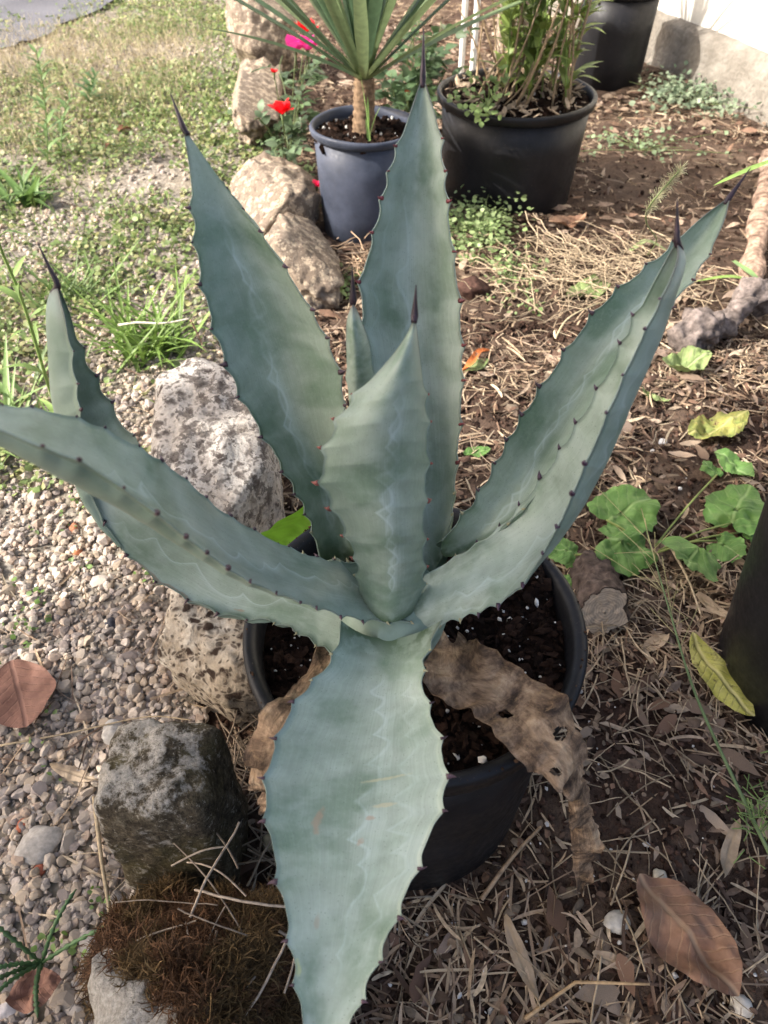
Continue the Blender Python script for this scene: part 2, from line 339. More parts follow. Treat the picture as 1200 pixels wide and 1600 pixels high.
# ------------------------------------------------------------------ plastic nursery pots
def pot_mat(name, a, b, rough):
    t = NT(name, rough, .24); v = t.coord('Object'); n = t.noise(v, 12, 5, .6); n2 = t.noise(v, 90, 4, .7)
    dst = t.ramp(t.noise(v, 260, 3, .7), [(.63, 0), (.72, 1)]); mp = t.n('Mapping'); mp.inputs['Scale'].default_value = (1, 1, .12); t.l(v, mp.inputs[0]); stk = t.ramp(t.noise(mp.outputs[0], 60, 5, .7), [(.5, 0), (.75, .35)])
    cc = t.mix(t.math('MULTIPLY', dst, .35), t.ramp(n, [(.35, a), (.68, b)]), (.16, .13, .10)); cc = t.mix(t.math('MULTIPLY', stk, .1), cc, (.12, .11, .10)); t.base(cc); t.rough(t.ramp(n2, [(.3, rough-.1), (.7, rough+.14)])); t.bump(n2, .12, .001); return t.m
M['pot_black'] = pot_mat('black_plastic', (.006, .006, .007), (.014, .014, .016), .45)
M['pot_grey'] = pot_mat('dusty_plastic', (.028, .034, .05), (.06, .07, .10), .5)
def pot(label, cx, cy, rt, rb, h, mat, soil_drop=.03, z0=-.015, rim=.010, soil_seed=0, soil_label=None, perl=60, lip=.022):
    e = empty('plant_pot', (cx, cy, z0)); tag(e, label, 'pot', 'black plastic nursery pots')
    rw = lambda z: rb+(rt-rim*1.1-rb)*z/h
    th = .003
    P = [(.001, 0), (rb*.6, 0), (rb-.004, 0), (rb, .004), (rw(h*.3), h*.3), (rw(h*.6), h*.6), (rw(h-lip), h-lip), (rw(h-lip)-th, h-lip), (rw(h*.5)-th, h*.5), (rb-th, .006), (.001, .006)]
    V, F = lathe(P, 96); V[:, :2] *= (1+.010*fbm(V*9+soil_seed*4, 2, soil_seed+3)*(V[:, 2:3].ravel() > .02))[:, None]; obj('pot_body', V, F, mat, e)
    r0 = rw(h-lip); P = [(r0-th, h-lip-.001), (r0+.004, h-lip-.002), (rt-.003, h-lip+.004), (rt-.001, h-.008), (rt-.001, h-.004), (rt-.003, h-.001), (rt-.006, h), (rt-rim+.001, h-.001), (rt-rim-.003, h-.005), (r0-th-.0015, h-lip), (r0-th-.0005, h-lip-.004)]
    V, F = lathe(P, 96); V[:, 2] += .0015*np.sin(np.arctan2(V[:, 1], V[:, 0])*3+soil_seed)*(V[:, 2] > h-.012); obj('rim', V, F, mat, e)
    return e
def pot_soil(label, cx, cy, r, z, seed, mound=(0, 0, 0, 1), perl=120, clods=500, csz=.006):
    """soil surface with crumbs and perlite"""
    nr, nt = 40, 120; rr = np.linspace(0.002, 1, nr); th = np.arange(nt)*2*math.pi/nt; R, T = np.meshgrid(rr, th, indexing='ij')
    X = R*np.cos(T)*r; Y = R*np.sin(T)*r
    hz = lambda x, y: .007*fbm(P2(x, y, 45.)+seed, 4, seed)+mound[2]*np.exp(-((x-mound[0])**2+(y-mound[1])**2)/mound[3]**2)
    V = np.stack([X, Y, hz(X, Y)], -1).reshape(-1, 3)
    o = obj('potting_soil', V, grid_faces(nr, nt, True), M['potsoil'], loc=(cx, cy, z)); tag(o, label, 'soil', kind='stuff')
    g = np.random.default_rng(seed); a = g.random(clods)*2*math.pi; q = np.sqrt(g.random(clods))*r*.97; p = np.stack([q*np.cos(a), q*np.sin(a), hz(q*np.cos(a), q*np.sin(a))+.001], -1)
    c = np.array([.022, .012, .008])*(.3+1.3*g.random((clods, 1))**1.5)
    s = csz*(.3+g.random(clods)**4*2.2); s = np.stack([s*(.6+.8*g.random(clods)), s*(.6+.8*g.random(clods)), s*.6], -1); mb = scatter(CLODS, p, g.random(clods)*7, g.random(clods)*7, g.random(clods)*7, s, c); mb.build('soil_crumbs', M['clod'], o, False).update_tag()
    o.children[0]['kind'] = 'stuff'
    n = perl; a = g.random(n)*2*math.pi; q = np.sqrt(g.random(n))*r*.95; p = np.stack([q*np.cos(a), q*np.sin(a), hz(q*np.cos(a), q*np.sin(a))+.003], -1)
    c = np.array([.72, .69, .63])*(.65+.35*g.random((n, 1))); mb = scatter(CLODS, p, g.random(n)*7, g.random(n)*7, g.random(n)*7, .0012+.0042*g.random(n)**4, c); k = mb.build('perlite', M['perlite'], o, False); k['kind'] = 'stuff'
    return o
CLODS = []
for k in range(6):
    V, F = ICO[1]; V = V*(1+.7*fbm(V*1.6+k*5.3, 2, k)[:, None])*np.array([1, .8+.1*k % .3, .7]); CLODS.append((V, F))
t = NT('potting_soil', .95, .1); v = t.coord('Object'); n = t.noise(v, 60, 6, .7); n2 = t.noise(v, 260, 4, .7)
t.base(t.mix(.6, t.ramp(n, [(.3, (.006, .004, .003)), (.55, (.022, .012, .008)), (.75, (.055, .03, .02))]), t.ramp(n2, [(.3, .5), (.7, 1.4)]), 'MULTIPLY')); t.bump(t.math('ADD', n, n2), 1, .006); M['potsoil'] = t.m
RIM_Z = .32
agave_pot = pot('round black plastic pot holding the blue agave', POT_C[0], POT_C[1], .17, .146, .338, M['pot_black'], z0=-.018, soil_seed=1, rim=.012, lip=.03)
g = np.random.default_rng(8); n = 130; a = g.random(n)*6.28; r = .163+.005*g.random(n); s = .0006+.0022*g.random(n)**3; k = scatter(CLODS, np.stack([r*np.cos(a), r*np.sin(a), .3385+0*a], -1), g.random(n)*6, g.random(n)*6, g.random(n)*6, s, np.array([.06, .035, .022])*(.4+g.random((n, 1)))).build('soil_splash', M['clod'], agave_pot, False); k['kind'] = 'stuff'
agave_soil = pot_soil('dark crumbly potting soil with white perlite in the agave pot', POT_C[0], POT_C[1], .154, .288, 3, (.105, .085, .040, .055), 330, 5200, .0036)
# each leaf: (one margin, midrib, other margin) in metres from base to tip; then tip and spine end
LEAVES = {
 'front': ([((-0.0382,0.3726,0.4020),(0.0028,0.3715,0.3750),(0.0508,0.3726,0.4020)), ((-0.0417,0.3439,0.3930),(-0.0011,0.3467,0.3750),(0.0329,0.3371,0.3930)), ((-0.0739,0.2976,0.3880),(-0.0104,0.2996,0.3740),(0.0349,0.3033,0.3880)), ((-0.0865,0.2512,0.3900),(-0.0187,0.2557,0.3750),(0.0441,0.2666,0.3900)), ((-0.0864,0.2197,0.3900),(-0.0222,0.2241,0.3760),(0.0453,0.2291,0.3900)), ((-0.0765,0.1813,0.3800),(-0.0248,0.1831,0.3720),(0.0259,0.1834,0.3800)), ((-0.0657,0.1471,0.3720),(-0.0295,0.1471,0.3650),(0.0077,0.1471,0.3720)), ((-0.0555,0.1062,0.3570),(-0.0367,0.1053,0.3520),(-0.0145,0.1054,0.3570)), ((-0.0491,0.0777,0.3430),(-0.0395,0.0775,0.3400),(-0.0292,0.0777,0.3430))], [(-0.0399,0.0577,0.3350),(-0.0402,0.0443,0.3300)]),
 'centre': ([((-0.0256,0.4100,0.3826),(0.0028,0.3760,0.3936),(0.0352,0.4100,0.3729)), ((-0.0243,0.4120,0.4297),(0.0051,0.3740,0.4671),(0.0352,0.4100,0.4321)), ((-0.0354,0.4100,0.4805),(0.0024,0.3720,0.5212),(0.0335,0.4150,0.4789)), ((-0.0486,0.4080,0.5325),(0.0000,0.3800,0.5622),(0.0343,0.4250,0.5198)), ((-0.0396,0.4100,0.5751),(0.0021,0.3850,0.6017),(0.0340,0.4350,0.5603)), ((-0.0214,0.4150,0.6056),(0.0092,0.3950,0.6285),(0.0294,0.4350,0.6018)), ((0.0026,0.4200,0.6338),(0.0153,0.4080,0.6484),(0.0250,0.4350,0.6340)), ((0.0154,0.4300,0.6473),(0.0193,0.4240,0.6559),(0.0224,0.4350,0.6491))], [(0.0201,0.4300,0.6608),(0.0206,0.4350,0.6796)]),
 'bud': ([((-0.0276,0.4600,0.5591),(-0.0194,0.4450,0.5708),(-0.0075,0.4600,0.5591)), ((-0.0283,0.4600,0.6065),(-0.0196,0.4450,0.6168),(-0.0084,0.4620,0.6119)), ((-0.0268,0.4620,0.6374),(-0.0212,0.4500,0.6448),(-0.0146,0.4630,0.6342))], [(-0.0213,0.4600,0.6527),(-0.0215,0.4650,0.6771)]),
 'back': ([((0.0241,0.4400,0.3777),(0.0436,0.4550,0.3592),(0.0587,0.4500,0.4118)), ((0.0057,0.4700,0.4658),(0.0424,0.4900,0.4465),(0.0622,0.4700,0.4813)), ((-0.0080,0.4950,0.5450),(0.0335,0.5200,0.5260),(0.0643,0.4950,0.5515)), ((-0.0189,0.5400,0.6188),(0.0245,0.5700,0.5961),(0.0601,0.5300,0.6132)), ((-0.0086,0.5600,0.6517),(0.0239,0.5900,0.6374),(0.0524,0.5550,0.6541)), ((0.0040,0.5900,0.6891),(0.0258,0.6100,0.6813),(0.0464,0.5850,0.6911)), ((0.0175,0.6200,0.7164),(0.0289,0.6300,0.7131),(0.0422,0.6150,0.7157))], [(0.0304,0.6450,0.7407),(0.0306,0.6650,0.7683)]),
 'backleft': ([((-0.0587,0.4400,0.4009),(-0.0432,0.4600,0.3726),(-0.0232,0.4400,0.4144)), ((-0.0691,0.4550,0.4488),(-0.0494,0.4750,0.4449),(-0.0257,0.4550,0.4803)), ((-0.0954,0.4750,0.5027),(-0.0673,0.4950,0.4963),(-0.0324,0.4700,0.5348)), ((-0.1194,0.4950,0.5450),(-0.0818,0.5200,0.5463),(-0.0344,0.4900,0.5678)), ((-0.1372,0.5200,0.5902),(-0.0963,0.5450,0.5867),(-0.0487,0.5150,0.5934)), ((-0.1455,0.5400,0.6353),(-0.1117,0.5650,0.6304),(-0.0704,0.5400,0.6216)), ((-0.1485,0.5650,0.6699),(-0.1267,0.5800,0.6659),(-0.0972,0.5650,0.6520)), ((-0.1516,0.5900,0.6964),(-0.1397,0.5950,0.6930),(-0.1267,0.5900,0.6818))], [(-0.1550,0.6100,0.7160),(-0.1649,0.6300,0.7325)]),
 'rightback': ([((0.0514,0.4400,0.4274),(0.0598,0.4500,0.3938),(0.0918,0.4400,0.4231)), ((0.0830,0.4700,0.4539),(0.1088,0.4600,0.4437),(0.1281,0.4400,0.4874)), ((0.1185,0.5100,0.5056),(0.1429,0.5000,0.4845),(0.1616,0.4750,0.5273)), ((0.1508,0.5450,0.5420),(0.1794,0.5350,0.5355),(0.1910,0.5000,0.5732)), ((0.1869,0.5700,0.5870),(0.2135,0.5650,0.5744),(0.2279,0.5400,0.5897)), ((0.2365,0.6000,0.6154),(0.2536,0.6000,0.6036),(0.2626,0.5750,0.6139)), ((0.2750,0.6300,0.6355),(0.2863,0.6300,0.6298),(0.2869,0.6100,0.6390))], [(0.3011,0.6450,0.6469),(0.3178,0.6600,0.6661)]),
 'right': ([((0.0376,0.4250,0.4008),(0.0230,0.4000,0.3815),(0.0070,0.3850,0.3603)), ((0.0693,0.4370,0.4134),(0.0663,0.4000,0.4183),(0.0561,0.3810,0.3866)), ((0.1067,0.4450,0.4471),(0.1125,0.4050,0.4505),(0.1043,0.3700,0.4393)), ((0.1315,0.4450,0.5046),(0.1396,0.4050,0.4896),(0.1250,0.3700,0.5108)), ((0.1473,0.4470,0.5491),(0.1591,0.4120,0.5433),(0.1374,0.3780,0.5702)), ((0.1650,0.4550,0.5976),(0.1747,0.4280,0.5986),(0.1484,0.3900,0.6113)), ((0.1751,0.4610,0.6344),(0.1864,0.4430,0.6313),(0.1627,0.4100,0.6456)), ((0.1861,0.4700,0.6651),(0.1986,0.4630,0.6578),(0.1798,0.4350,0.6682)), ((0.1952,0.4800,0.6787),(0.2066,0.4800,0.6740),(0.1953,0.4650,0.6794))], [(0.1987,0.4800,0.6865),(0.1942,0.4900,0.7117)]),
 'leftfront': ([((0.0153,0.4550,0.3738),(0.0312,0.4400,0.3432),(0.0480,0.4100,0.3521)), ((-0.0277,0.4400,0.3964),(-0.0059,0.4200,0.3743),(0.0238,0.3850,0.3820)), ((-0.0563,0.4230,0.4236),(-0.0381,0.3900,0.4221),(-0.0258,0.3670,0.4108)), ((-0.0882,0.4230,0.4423),(-0.0701,0.3780,0.4500),(-0.0633,0.3420,0.4677)), ((-0.1295,0.4160,0.4892),(-0.1075,0.3580,0.4977),(-0.0954,0.3190,0.5248)), ((-0.1524,0.4030,0.5438),(-0.1343,0.3400,0.5523),(-0.1176,0.3020,0.5819)), ((-0.1694,0.3860,0.5855),(-0.1531,0.3250,0.5949),(-0.1292,0.2890,0.6223)), ((-0.1868,0.3670,0.6218),(-0.1705,0.3050,0.6377),(-0.1495,0.2780,0.6663)), ((-0.2009,0.3480,0.6469),(-0.1816,0.2930,0.6626),(-0.1660,0.2700,0.6869)), ((-0.2127,0.3270,0.6661),(-0.1952,0.2850,0.6811),(-0.1806,0.2680,0.6992)), ((-0.2219,0.3060,0.6832),(-0.2103,0.2800,0.6933),(-0.2001,0.2690,0.7033))], [(-0.2246,0.2750,0.7042),(-0.2343,0.2700,0.7100)]),
 'left': ([((0.0058,0.4250,0.3962),(-0.0060,0.4000,0.3468),(-0.0207,0.3750,0.3316)), ((-0.0231,0.4300,0.4083),(-0.0422,0.4100,0.3480),(-0.0449,0.3850,0.3301)), ((-0.0702,0.4400,0.4055),(-0.0785,0.4200,0.3546),(-0.0969,0.4100,0.3429)), ((-0.1267,0.4500,0.4291),(-0.1394,0.4300,0.3613),(-0.1508,0.4150,0.3513)), ((-0.1663,0.4550,0.4688),(-0.1839,0.4400,0.3918),(-0.2036,0.4300,0.3730)), ((-0.1879,0.4600,0.5016),(-0.2249,0.4450,0.4346),(-0.2363,0.4400,0.4187)), ((-0.2087,0.4700,0.5246),(-0.2510,0.4580,0.4759),(-0.2494,0.4500,0.4776)), ((-0.2227,0.4800,0.5550),(-0.2569,0.4700,0.5414),(-0.2332,0.4500,0.5638)), ((-0.2319,0.4850,0.5954),(-0.2511,0.4750,0.5905),(-0.2307,0.4600,0.5981)), ((-0.2331,0.4900,0.6257),(-0.2472,0.4850,0.6287),(-0.2284,0.4700,0.6325)), ((-0.2369,0.4950,0.6366),(-0.2457,0.4950,0.6387),(-0.2345,0.4850,0.6408))], [(-0.2387,0.4950,0.6459),(-0.2473,0.5050,0.6743)]),
 'deadright': ([((0.0562,0.4227,0.3250),(0.0649,0.4052,0.3180),(0.0713,0.4152,0.3250)), ((0.0362,0.3660,0.3350),(0.0621,0.3726,0.3300),(0.0814,0.3973,0.3350)), ((0.0400,0.3429,0.3330),(0.0781,0.3539,0.3320),(0.1012,0.3785,0.3400)), ((0.0771,0.3215,0.3330),(0.1046,0.3320,0.3320),(0.1363,0.3503,0.3380)), ((0.1043,0.2857,0.3360),(0.1296,0.3032,0.3380),(0.1612,0.3286,0.3380)), ((0.1273,0.2665,0.3320),(0.1461,0.2814,0.3380),(0.1727,0.3063,0.3320)), ((0.1526,0.2730,0.2950),(0.1640,0.2790,0.3020),(0.1811,0.2961,0.2850)), ((0.1783,0.2881,0.2100),(0.1862,0.2861,0.2150),(0.2030,0.2941,0.2000)), ((0.1965,0.2877,0.1200),(0.2080,0.2859,0.1250),(0.2277,0.2908,0.1150)), ((0.2112,0.2785,0.0500),(0.2195,0.2772,0.0500),(0.2285,0.2799,0.0500))], [(0.2205,0.2711,0.0200),(0.2205,0.2659,0.0150)]),
 'deadleft': ([((-0.0618,0.4115,0.3250),(-0.0495,0.4075,0.3200),(-0.0336,0.4005,0.3250)), ((-0.0670,0.3792,0.3250),(-0.0564,0.3723,0.3250),(-0.0353,0.3621,0.3250)), ((-0.0891,0.3309,0.3450),(-0.0723,0.3264,0.3420),(-0.0554,0.3213,0.3400)), ((-0.1073,0.3153,0.3400),(-0.0862,0.3007,0.3450),(-0.0599,0.3001,0.3350)), ((-0.1150,0.2984,0.3150),(-0.0950,0.2877,0.3250),(-0.0713,0.2867,0.3150)), ((-0.1192,0.2906,0.2750),(-0.1022,0.2825,0.2800),(-0.0831,0.2810,0.2700)), ((-0.1185,0.2912,0.2250),(-0.1049,0.2830,0.2300),(-0.0940,0.2841,0.2200))], [(-0.1093,0.2837,0.1900),(-0.1091,0.2826,0.1850)]),
}
# ------------------------------------------------------------------ agave
def agave_mat(name, seed, lines=((.5, .05, 11, .12, .8),), scars=(), pale=.5):
    t = NT(name, .5, .33); uvn = t.n('UVMap'); sep = t.n('SeparateXYZ'); t.l(uvn.outputs[0], sep.inputs[0]); u, vv = sep.outputs[0], sep.outputs[1]
    at = t.n('Attribute', attribute_name='Col'); sc = t.n('SeparateColor'); t.l(at.outputs['Color'], sc.inputs[0]); back, tip = sc.outputs[0], sc.outputs[1]
    o = t.coord('Object'); cmb = t.n('CombineXYZ'); t.l(t.math('MULTIPLY', u, .22), cmb.inputs[0]); t.l(t.math('ADD', vv, seed*3.7), cmb.inputs[1])
    bands = t.noise(cmb.outputs[0], 6.5, 3, .5, .3)
    cm2 = t.n('CombineXYZ'); t.l(t.math('MULTIPLY', u, 90), cm2.inputs[0]); t.l(t.math('MULTIPLY', vv, 1.2), cm2.inputs[1]); streak = t.noise(cm2.outputs[0], 1.0, 4, .6)
    dust = t.noise(o, 420, 4, .7); cloud = t.noise(o, 16, 4, .55)
    g = (.115, .178, .112); p = (.405, .465, .41); e = (.225, .285, .215)
    c = t.mix(t.ramp(bands, [(.40, 0), (.56, 1)]), g, e)
    c = t.mix(t.math('MULTIPLY', t.ramp(cloud, [(.34, .15), (.7, 1)]), pale), c, p); c = t.mix(t.math('MULTIPLY', t.ramp(t.noise(cmb.outputs[0], 17, 3, .5), [(.45, 0), (.7, 1)]), .15+.5*pale), c, p)  # pale weighs wax bloom, with each leaf's brightness under the light mixed in
    c = t.mix(.22, c, t.ramp(streak, [(.3, .6), (.7, 1.38)]), 'MULTIPLY'); c = t.mix(.3, c, t.ramp(t.noise(o, 55, 5, .65), [(.3, .7), (.7, 1.28)]), 'MULTIPLY'); c = t.mix(t.ramp(t.voro(o, 330), [(.10, .5), (.16, 0)]), c, (.10, .13, .10))
    c = t.mix(t.math('MULTIPLY', t.ramp(dust, [(.52, 0), (.7, 1)]), .22), c, (.36, .42, .37))
    # young green at the very base, waxy bloom wiped off in patches near it
    c = t.mix(t.math('MULTIPLY', t.ramp(vv, [(.0, 1), (.075, 0)]), t.ramp(t.noise(o, 60, 3), [(.42, .2), (.52, .9)])), c, (.06, .10, .045)); low = t.ramp(vv, [(.02, 1), (.15, 0)]); c = t.mix(t.math('MULTIPLY', low, t.ramp(cloud, [(.5, 0), (.6, .75)])), c, (.07, .14, .06))
    c = t.mix(t.math('MULTIPLY', back, .5), c, (.17, .24, .18))
    # prints left by the teeth of the leaf that lay on this one
    wob = t.noise(cmb.outputs[0], 5, 2)
    for (u0, w, k, amp, strength) in lines:
        s1 = t.math('ABSOLUTE', t.math('SINE', t.math('MULTIPLY', t.math('ADD', vv, t.math('MULTIPLY', wob, .16)), k*math.pi)))
        uc = t.math('ADD', u0+.0, t.math('ADD', t.math('MULTIPLY', t.math('SUBTRACT', s1, .6), amp), t.math('MULTIPLY', t.math('SUBTRACT', wob, .5), .55)))
        d = t.math('SUBTRACT', u, uc)
        m1 = t.ramp(t.math('ABSOLUTE', d), [(0, 1), (w*.25, .7), (w*.6, 0)])
        m2 = t.math('MULTIPLY', t.math('MULTIPLY', t.ramp(d, [(0, 1), (w*2.6, 0)]), t.math('GREATER_THAN', d, 0)), .5)
        msk = t.math('MULTIPLY', t.ramp(vv, [(.10, 0), (.16, 1), (.72, .9), (.84, 0)]), t.ramp(streak, [(.2, .35), (.5, 1)]))
        msk = t.math('MULTIPLY', msk, t.ramp(bands, [(.38, .25), (.55, 1)]))
        m = t.math('MULTIPLY', t.math('MULTIPLY', t.math('MAXIMUM', m1, m2), msk), strength*.8); c = t.mix(m, c, (.46, .55, .52))
    for (su, sv, ru, rv, rot, colr) in scars:
        du = t.math('SUBTRACT', u, su); dv = t.math('SUBTRACT', vv, sv); du2 = t.math('ADD', du, t.math('MULTIPLY', dv, rot))
        dd = t.math('ADD', t.math('POWER', t.math('DIVIDE', du2, ru), 2.0), t.math('POWER', t.math('DIVIDE', dv, rv), 2.0)); dd = t.math('ADD', dd, t.math('MULTIPLY', t.math('SUBTRACT', t.noise(o, 130, 4, .7), .5), 3.2))
        c = t.mix(t.ramp(dd, [(.2, .6), (1.0, 0)]), c, colr)
    edge = t.math('MULTIPLY', t.ramp(t.math('ABSOLUTE', t.math('SUBTRACT', u, .5)), [(.475, 0), (.5, 1)]), .5); c = t.mix(edge, c, (.24, .29, .26))
    c = t.mix(tip, c, (.035, .018, .028)); t.base(c)
    t.rough(t.ramp(cloud, [(.35, .40), (.7, .56)])); t.bump(t.math('ADD', t.math('MULTIPLY', streak, .5), t.math('MULTIPLY', dust, .3)), .12, .001)
    t.b.inputs['Subsurface Weight'].default_value = .06; t.b.inputs['Subsurface Radius'].default_value = (.003, .005, .003); t.b.inputs['Subsurface Scale'].default_value = 1.0
    return t.m
t = NT('spine_horn', .45, .4); v = t.coord('Object'); n = t.noise(v, 200, 4); t.base(t.ramp(n, [(.35, (.012, .007, .010)), (.7, (.045, .022, .032))])); M['spine'] = t.m
t = NT('tooth_horn', .45, .4); t.base(t.mix(1, t.ocol(), t.ramp(t.noise(t.coord('Object'), 2, 3), [(.3, .7), (.7, 1.2)]), 'MULTIPLY')); M['tooth'] = t.m
def deadleaf_mat():
    t = NT('withered_leaf', .8, .2); uvn = t.n('UVMap'); mp = t.n('Mapping'); mp.inputs['Scale'].default_value = (12, 9, 1); t.l(uvn.outputs[0], mp.inputs[0]); o = t.coord('Object')
    gr_ = t.noise(mp.outputs[0], 1, 6, .65, .6); n1 = t.noise(o, 30, 6, .7, .5); n2 = t.noise(o, 90, 5, .65, .8); sp = t.voro(o, 46)
    c = t.ramp(n1, [(.36, (.035, .024, .018)), (.46, (.135, .088, .056)), (.55, (.28, .19, .12)), (.68, (.46, .34, .22))])
    c = t.mix(.5, c, t.ramp(gr_, [(.3, .35), (.5, 1), (.7, 1.5)]), 'MULTIPLY'); c = t.mix(t.ramp(n2, [(.57, 0), (.68, .6)]), c, (.30, .20, .11))
    c = t.mix(t.math('MULTIPLY', t.ramp(sp, [(.05, 1), (.2, 0)]), .5), c, (.07, .055, .05)); t.base(c); t.bump(t.math('ADD', gr_, n1), .9, .004); return t.m
M['withered'] = deadleaf_mat()
t = NT('leaf_sheath', .5, .4); v = t.coord('Object'); n = t.noise(v, 40, 4); t.base(t.ramp(n, [(.35, (.13, .185, .14)), (.65, (.21, .28, .225))])); M['sheath'] = t.m
TV, TF = tube(np.array([(0, 0, -.45), (0, 0, 0), (.06, 0, .45), (.22, 0, .8), (.42, 0, 1.05)]), [.5, .42, .26, .12, .01], 7)
TOOTH = mesh_data('tooth', TV, TF, M['tooth'])
agave = empty('agave_plant', (0.004, .41, .30)); tag(agave, 'blue-grey agave with broad toothed leaves and dark spines in the black pot', 'agave')
AO = np.array(agave.location)
def agave_leaf(key, mat, name='leaf', thick=.0095, flip=False, teeth=True, tooth_col=(.075, .04, .05), tgap=.026, NS=280, NU=25, wav=0.0, holes=(), crumple=0.0, label=None, tiplen=.05, scal=.0048, seed=0):
    st, tipp = LEAVES[key]; tip0, tip1 = np.array(tipp[0]), np.array(tipp[1])
    L = np.array([s[0] for s in st]+[tip0]); Mi = np.array([s[1] for s in st]+[tip0]); R = np.array([s[2] for s in st]+[tip0])
    tt = np.linspace(0, 1, NS); big = np.concatenate([Mi, L, R], 1)       # one parameter for all three rails
    d = np.r_[0, np.cumsum(np.linalg.norm(np.diff(Mi, axis=0), axis=1))]; d /= d[-1]
    def sp(P):
        m = np.empty_like(P); m[1:-1] = (P[2:]-P[:-2])/(d[2:]-d[:-2])[:, None]; m[0] = (P[1]-P[0])/(d[1]-d[0]); m[-1] = (P[-1]-P[-2])/(d[-1]-d[-2])
        k = np.clip(np.searchsorted(d, tt, 'right')-1, 0, len(P)-2); h = (d[k+1]-d[k])[:, None]; u = ((tt-d[k])[:, None])/h
        return (2*u**3-3*u**2+1)*P[k]+(u**3-2*u**2+u)*h*m[k]+(-2*u**3+3*u**2)*P[k+1]+(u**3-u**2)*h*m[k+1]
    L, Mi, R = sp(L), sp(Mi), sp(R)
    def smooth(P, n=6):
        for _ in range(n): P = np.vstack([P[:1], (P[:-2]+2*P[1:-1]+P[2:])/4, P[-1:]])
        return P
    L, Mi, R = smooth(L), smooth(Mi), smooth(R)
    g = np.random.default_rng(100+seed)
    # teeth positions along each margin, with the margin drawn out under each tooth
    tooth = []
    for side, E in ((0, L), (1, R)):
        out = unit(E-Mi); s = np.r_[0, np.cumsum(np.linalg.norm(np.diff(E, axis=0), axis=1))]; w = np.linalg.norm(E-Mi, axis=1)
        p = .03; pos = []
        while p < s[-1]-.05:
            f = p/s[-1]; pos.append(p); p += tgap*(.45+.85*math.sin(math.pi*min(1, f*.9+.08)))*(.75+.5*g.random())
        disp = np.zeros(NS)
        for q in pos: disp = np.maximum(disp, np.maximum(0, 1-np.abs(s-q)/.011)**1.6)
        amp = scal*np.clip(w/.02, .2, 1); E2 = E+out*(disp*amp-amp*.35)[:, None]
        if wav: E2 = E2+np.cross(out, unit(np.gradient(E, axis=0)))*(wav*fbm(np.stack([s*40, s*0+side*9, s*0], -1), 3, seed))[:, None]
        if side == 0: L2 = E2
        else: R2 = E2
        for q in pos: tooth.append((side, np.searchsorted(s, q)))
    L, R = L2, R2
    U = np.linspace(0, 1, NU)
    S = (L[:, None]*((1-U)*(1-2*U))[None, :, None]+Mi[:, None]*(4*U*(1-U))[None, :, None]+R[:, None]*(U*(2*U-1))[None, :, None])
    Nn = unit(np.cross(np.gradient(S, axis=1), np.gradient(S, axis=0)))
    Nn[-1] = Nn[-2]
    if flip: Nn = -Nn
    if crumple: S = S+Nn*(crumple*fbm(S*55+seed, 4, seed))[..., None]
    fade = np.clip((1-tt)*6, .12, 1)*(.55+.45*(1-tt)); th = thick*fade[:, None]*np.clip(1-np.abs(2*U-1)**2.6, .0, 1)[None, :]+.0008
    B = S-Nn*th[..., None]
    UV = np.stack([np.broadcast_to(U, (NS, NU)), np.broadcast_to(tt[:, None], (NS, NU))], -1).reshape(-1, 2)
    slen = np.sum(np.linalg.norm(np.diff(Mi, axis=0), axis=1)); tipf = np.clip(1-(1-tt)*slen/.012, 0, 1)**1.2
    eg = np.clip((np.abs(2*U-1)-.72)/.28, 0, 1)[None, :]*np.clip(1-(1-tt)*slen/tiplen, 0, 1)[:, None]
    C = np.zeros((NS*NU, 3)); C[:, 1] = np.maximum(np.broadcast_to(tipf[:, None], (NS, NU)), eg*.8).ravel(); C2 = C.copy(); C2[:, 0] = 1
    F1 = grid_faces(NS, NU); F2 = F1[:, ::-1]
    if flip: F1, F2 = F2, F1
    if len(holes):
        cu = UV[F1].mean(1); keep = np.ones(len(F1), bool)
        for (hu, hv, ru, rv) in holes: keep &= ((cu[:, 0]-hu)/ru)**2+((cu[:, 1]-hv)/rv)**2 > 1
        F1 = F1[keep]; F2 = F2[keep]
    n = NS*NU; V = np.concatenate([S.reshape(-1, 3), B.reshape(-1, 3)])
    i = np.arange(NS-1); e0 = np.stack([i*NU, i*NU+n, (i+1)*NU+n, (i+1)*NU], -1); e1 = np.stack([i*NU+NU-1, (i+1)*NU+NU-1, (i+1)*NU+NU-1+n, i*NU+NU-1+n], -1)
    if flip: e0, e1 = e0[:, ::-1], e1[:, ::-1]
    o = obj(name, V-AO, [np.concatenate([F1, F2+n, e0, e1])], mat, agave, True, np.concatenate([C, C2]), np.concatenate([UV, UV]))
    if label: o['label'] = label
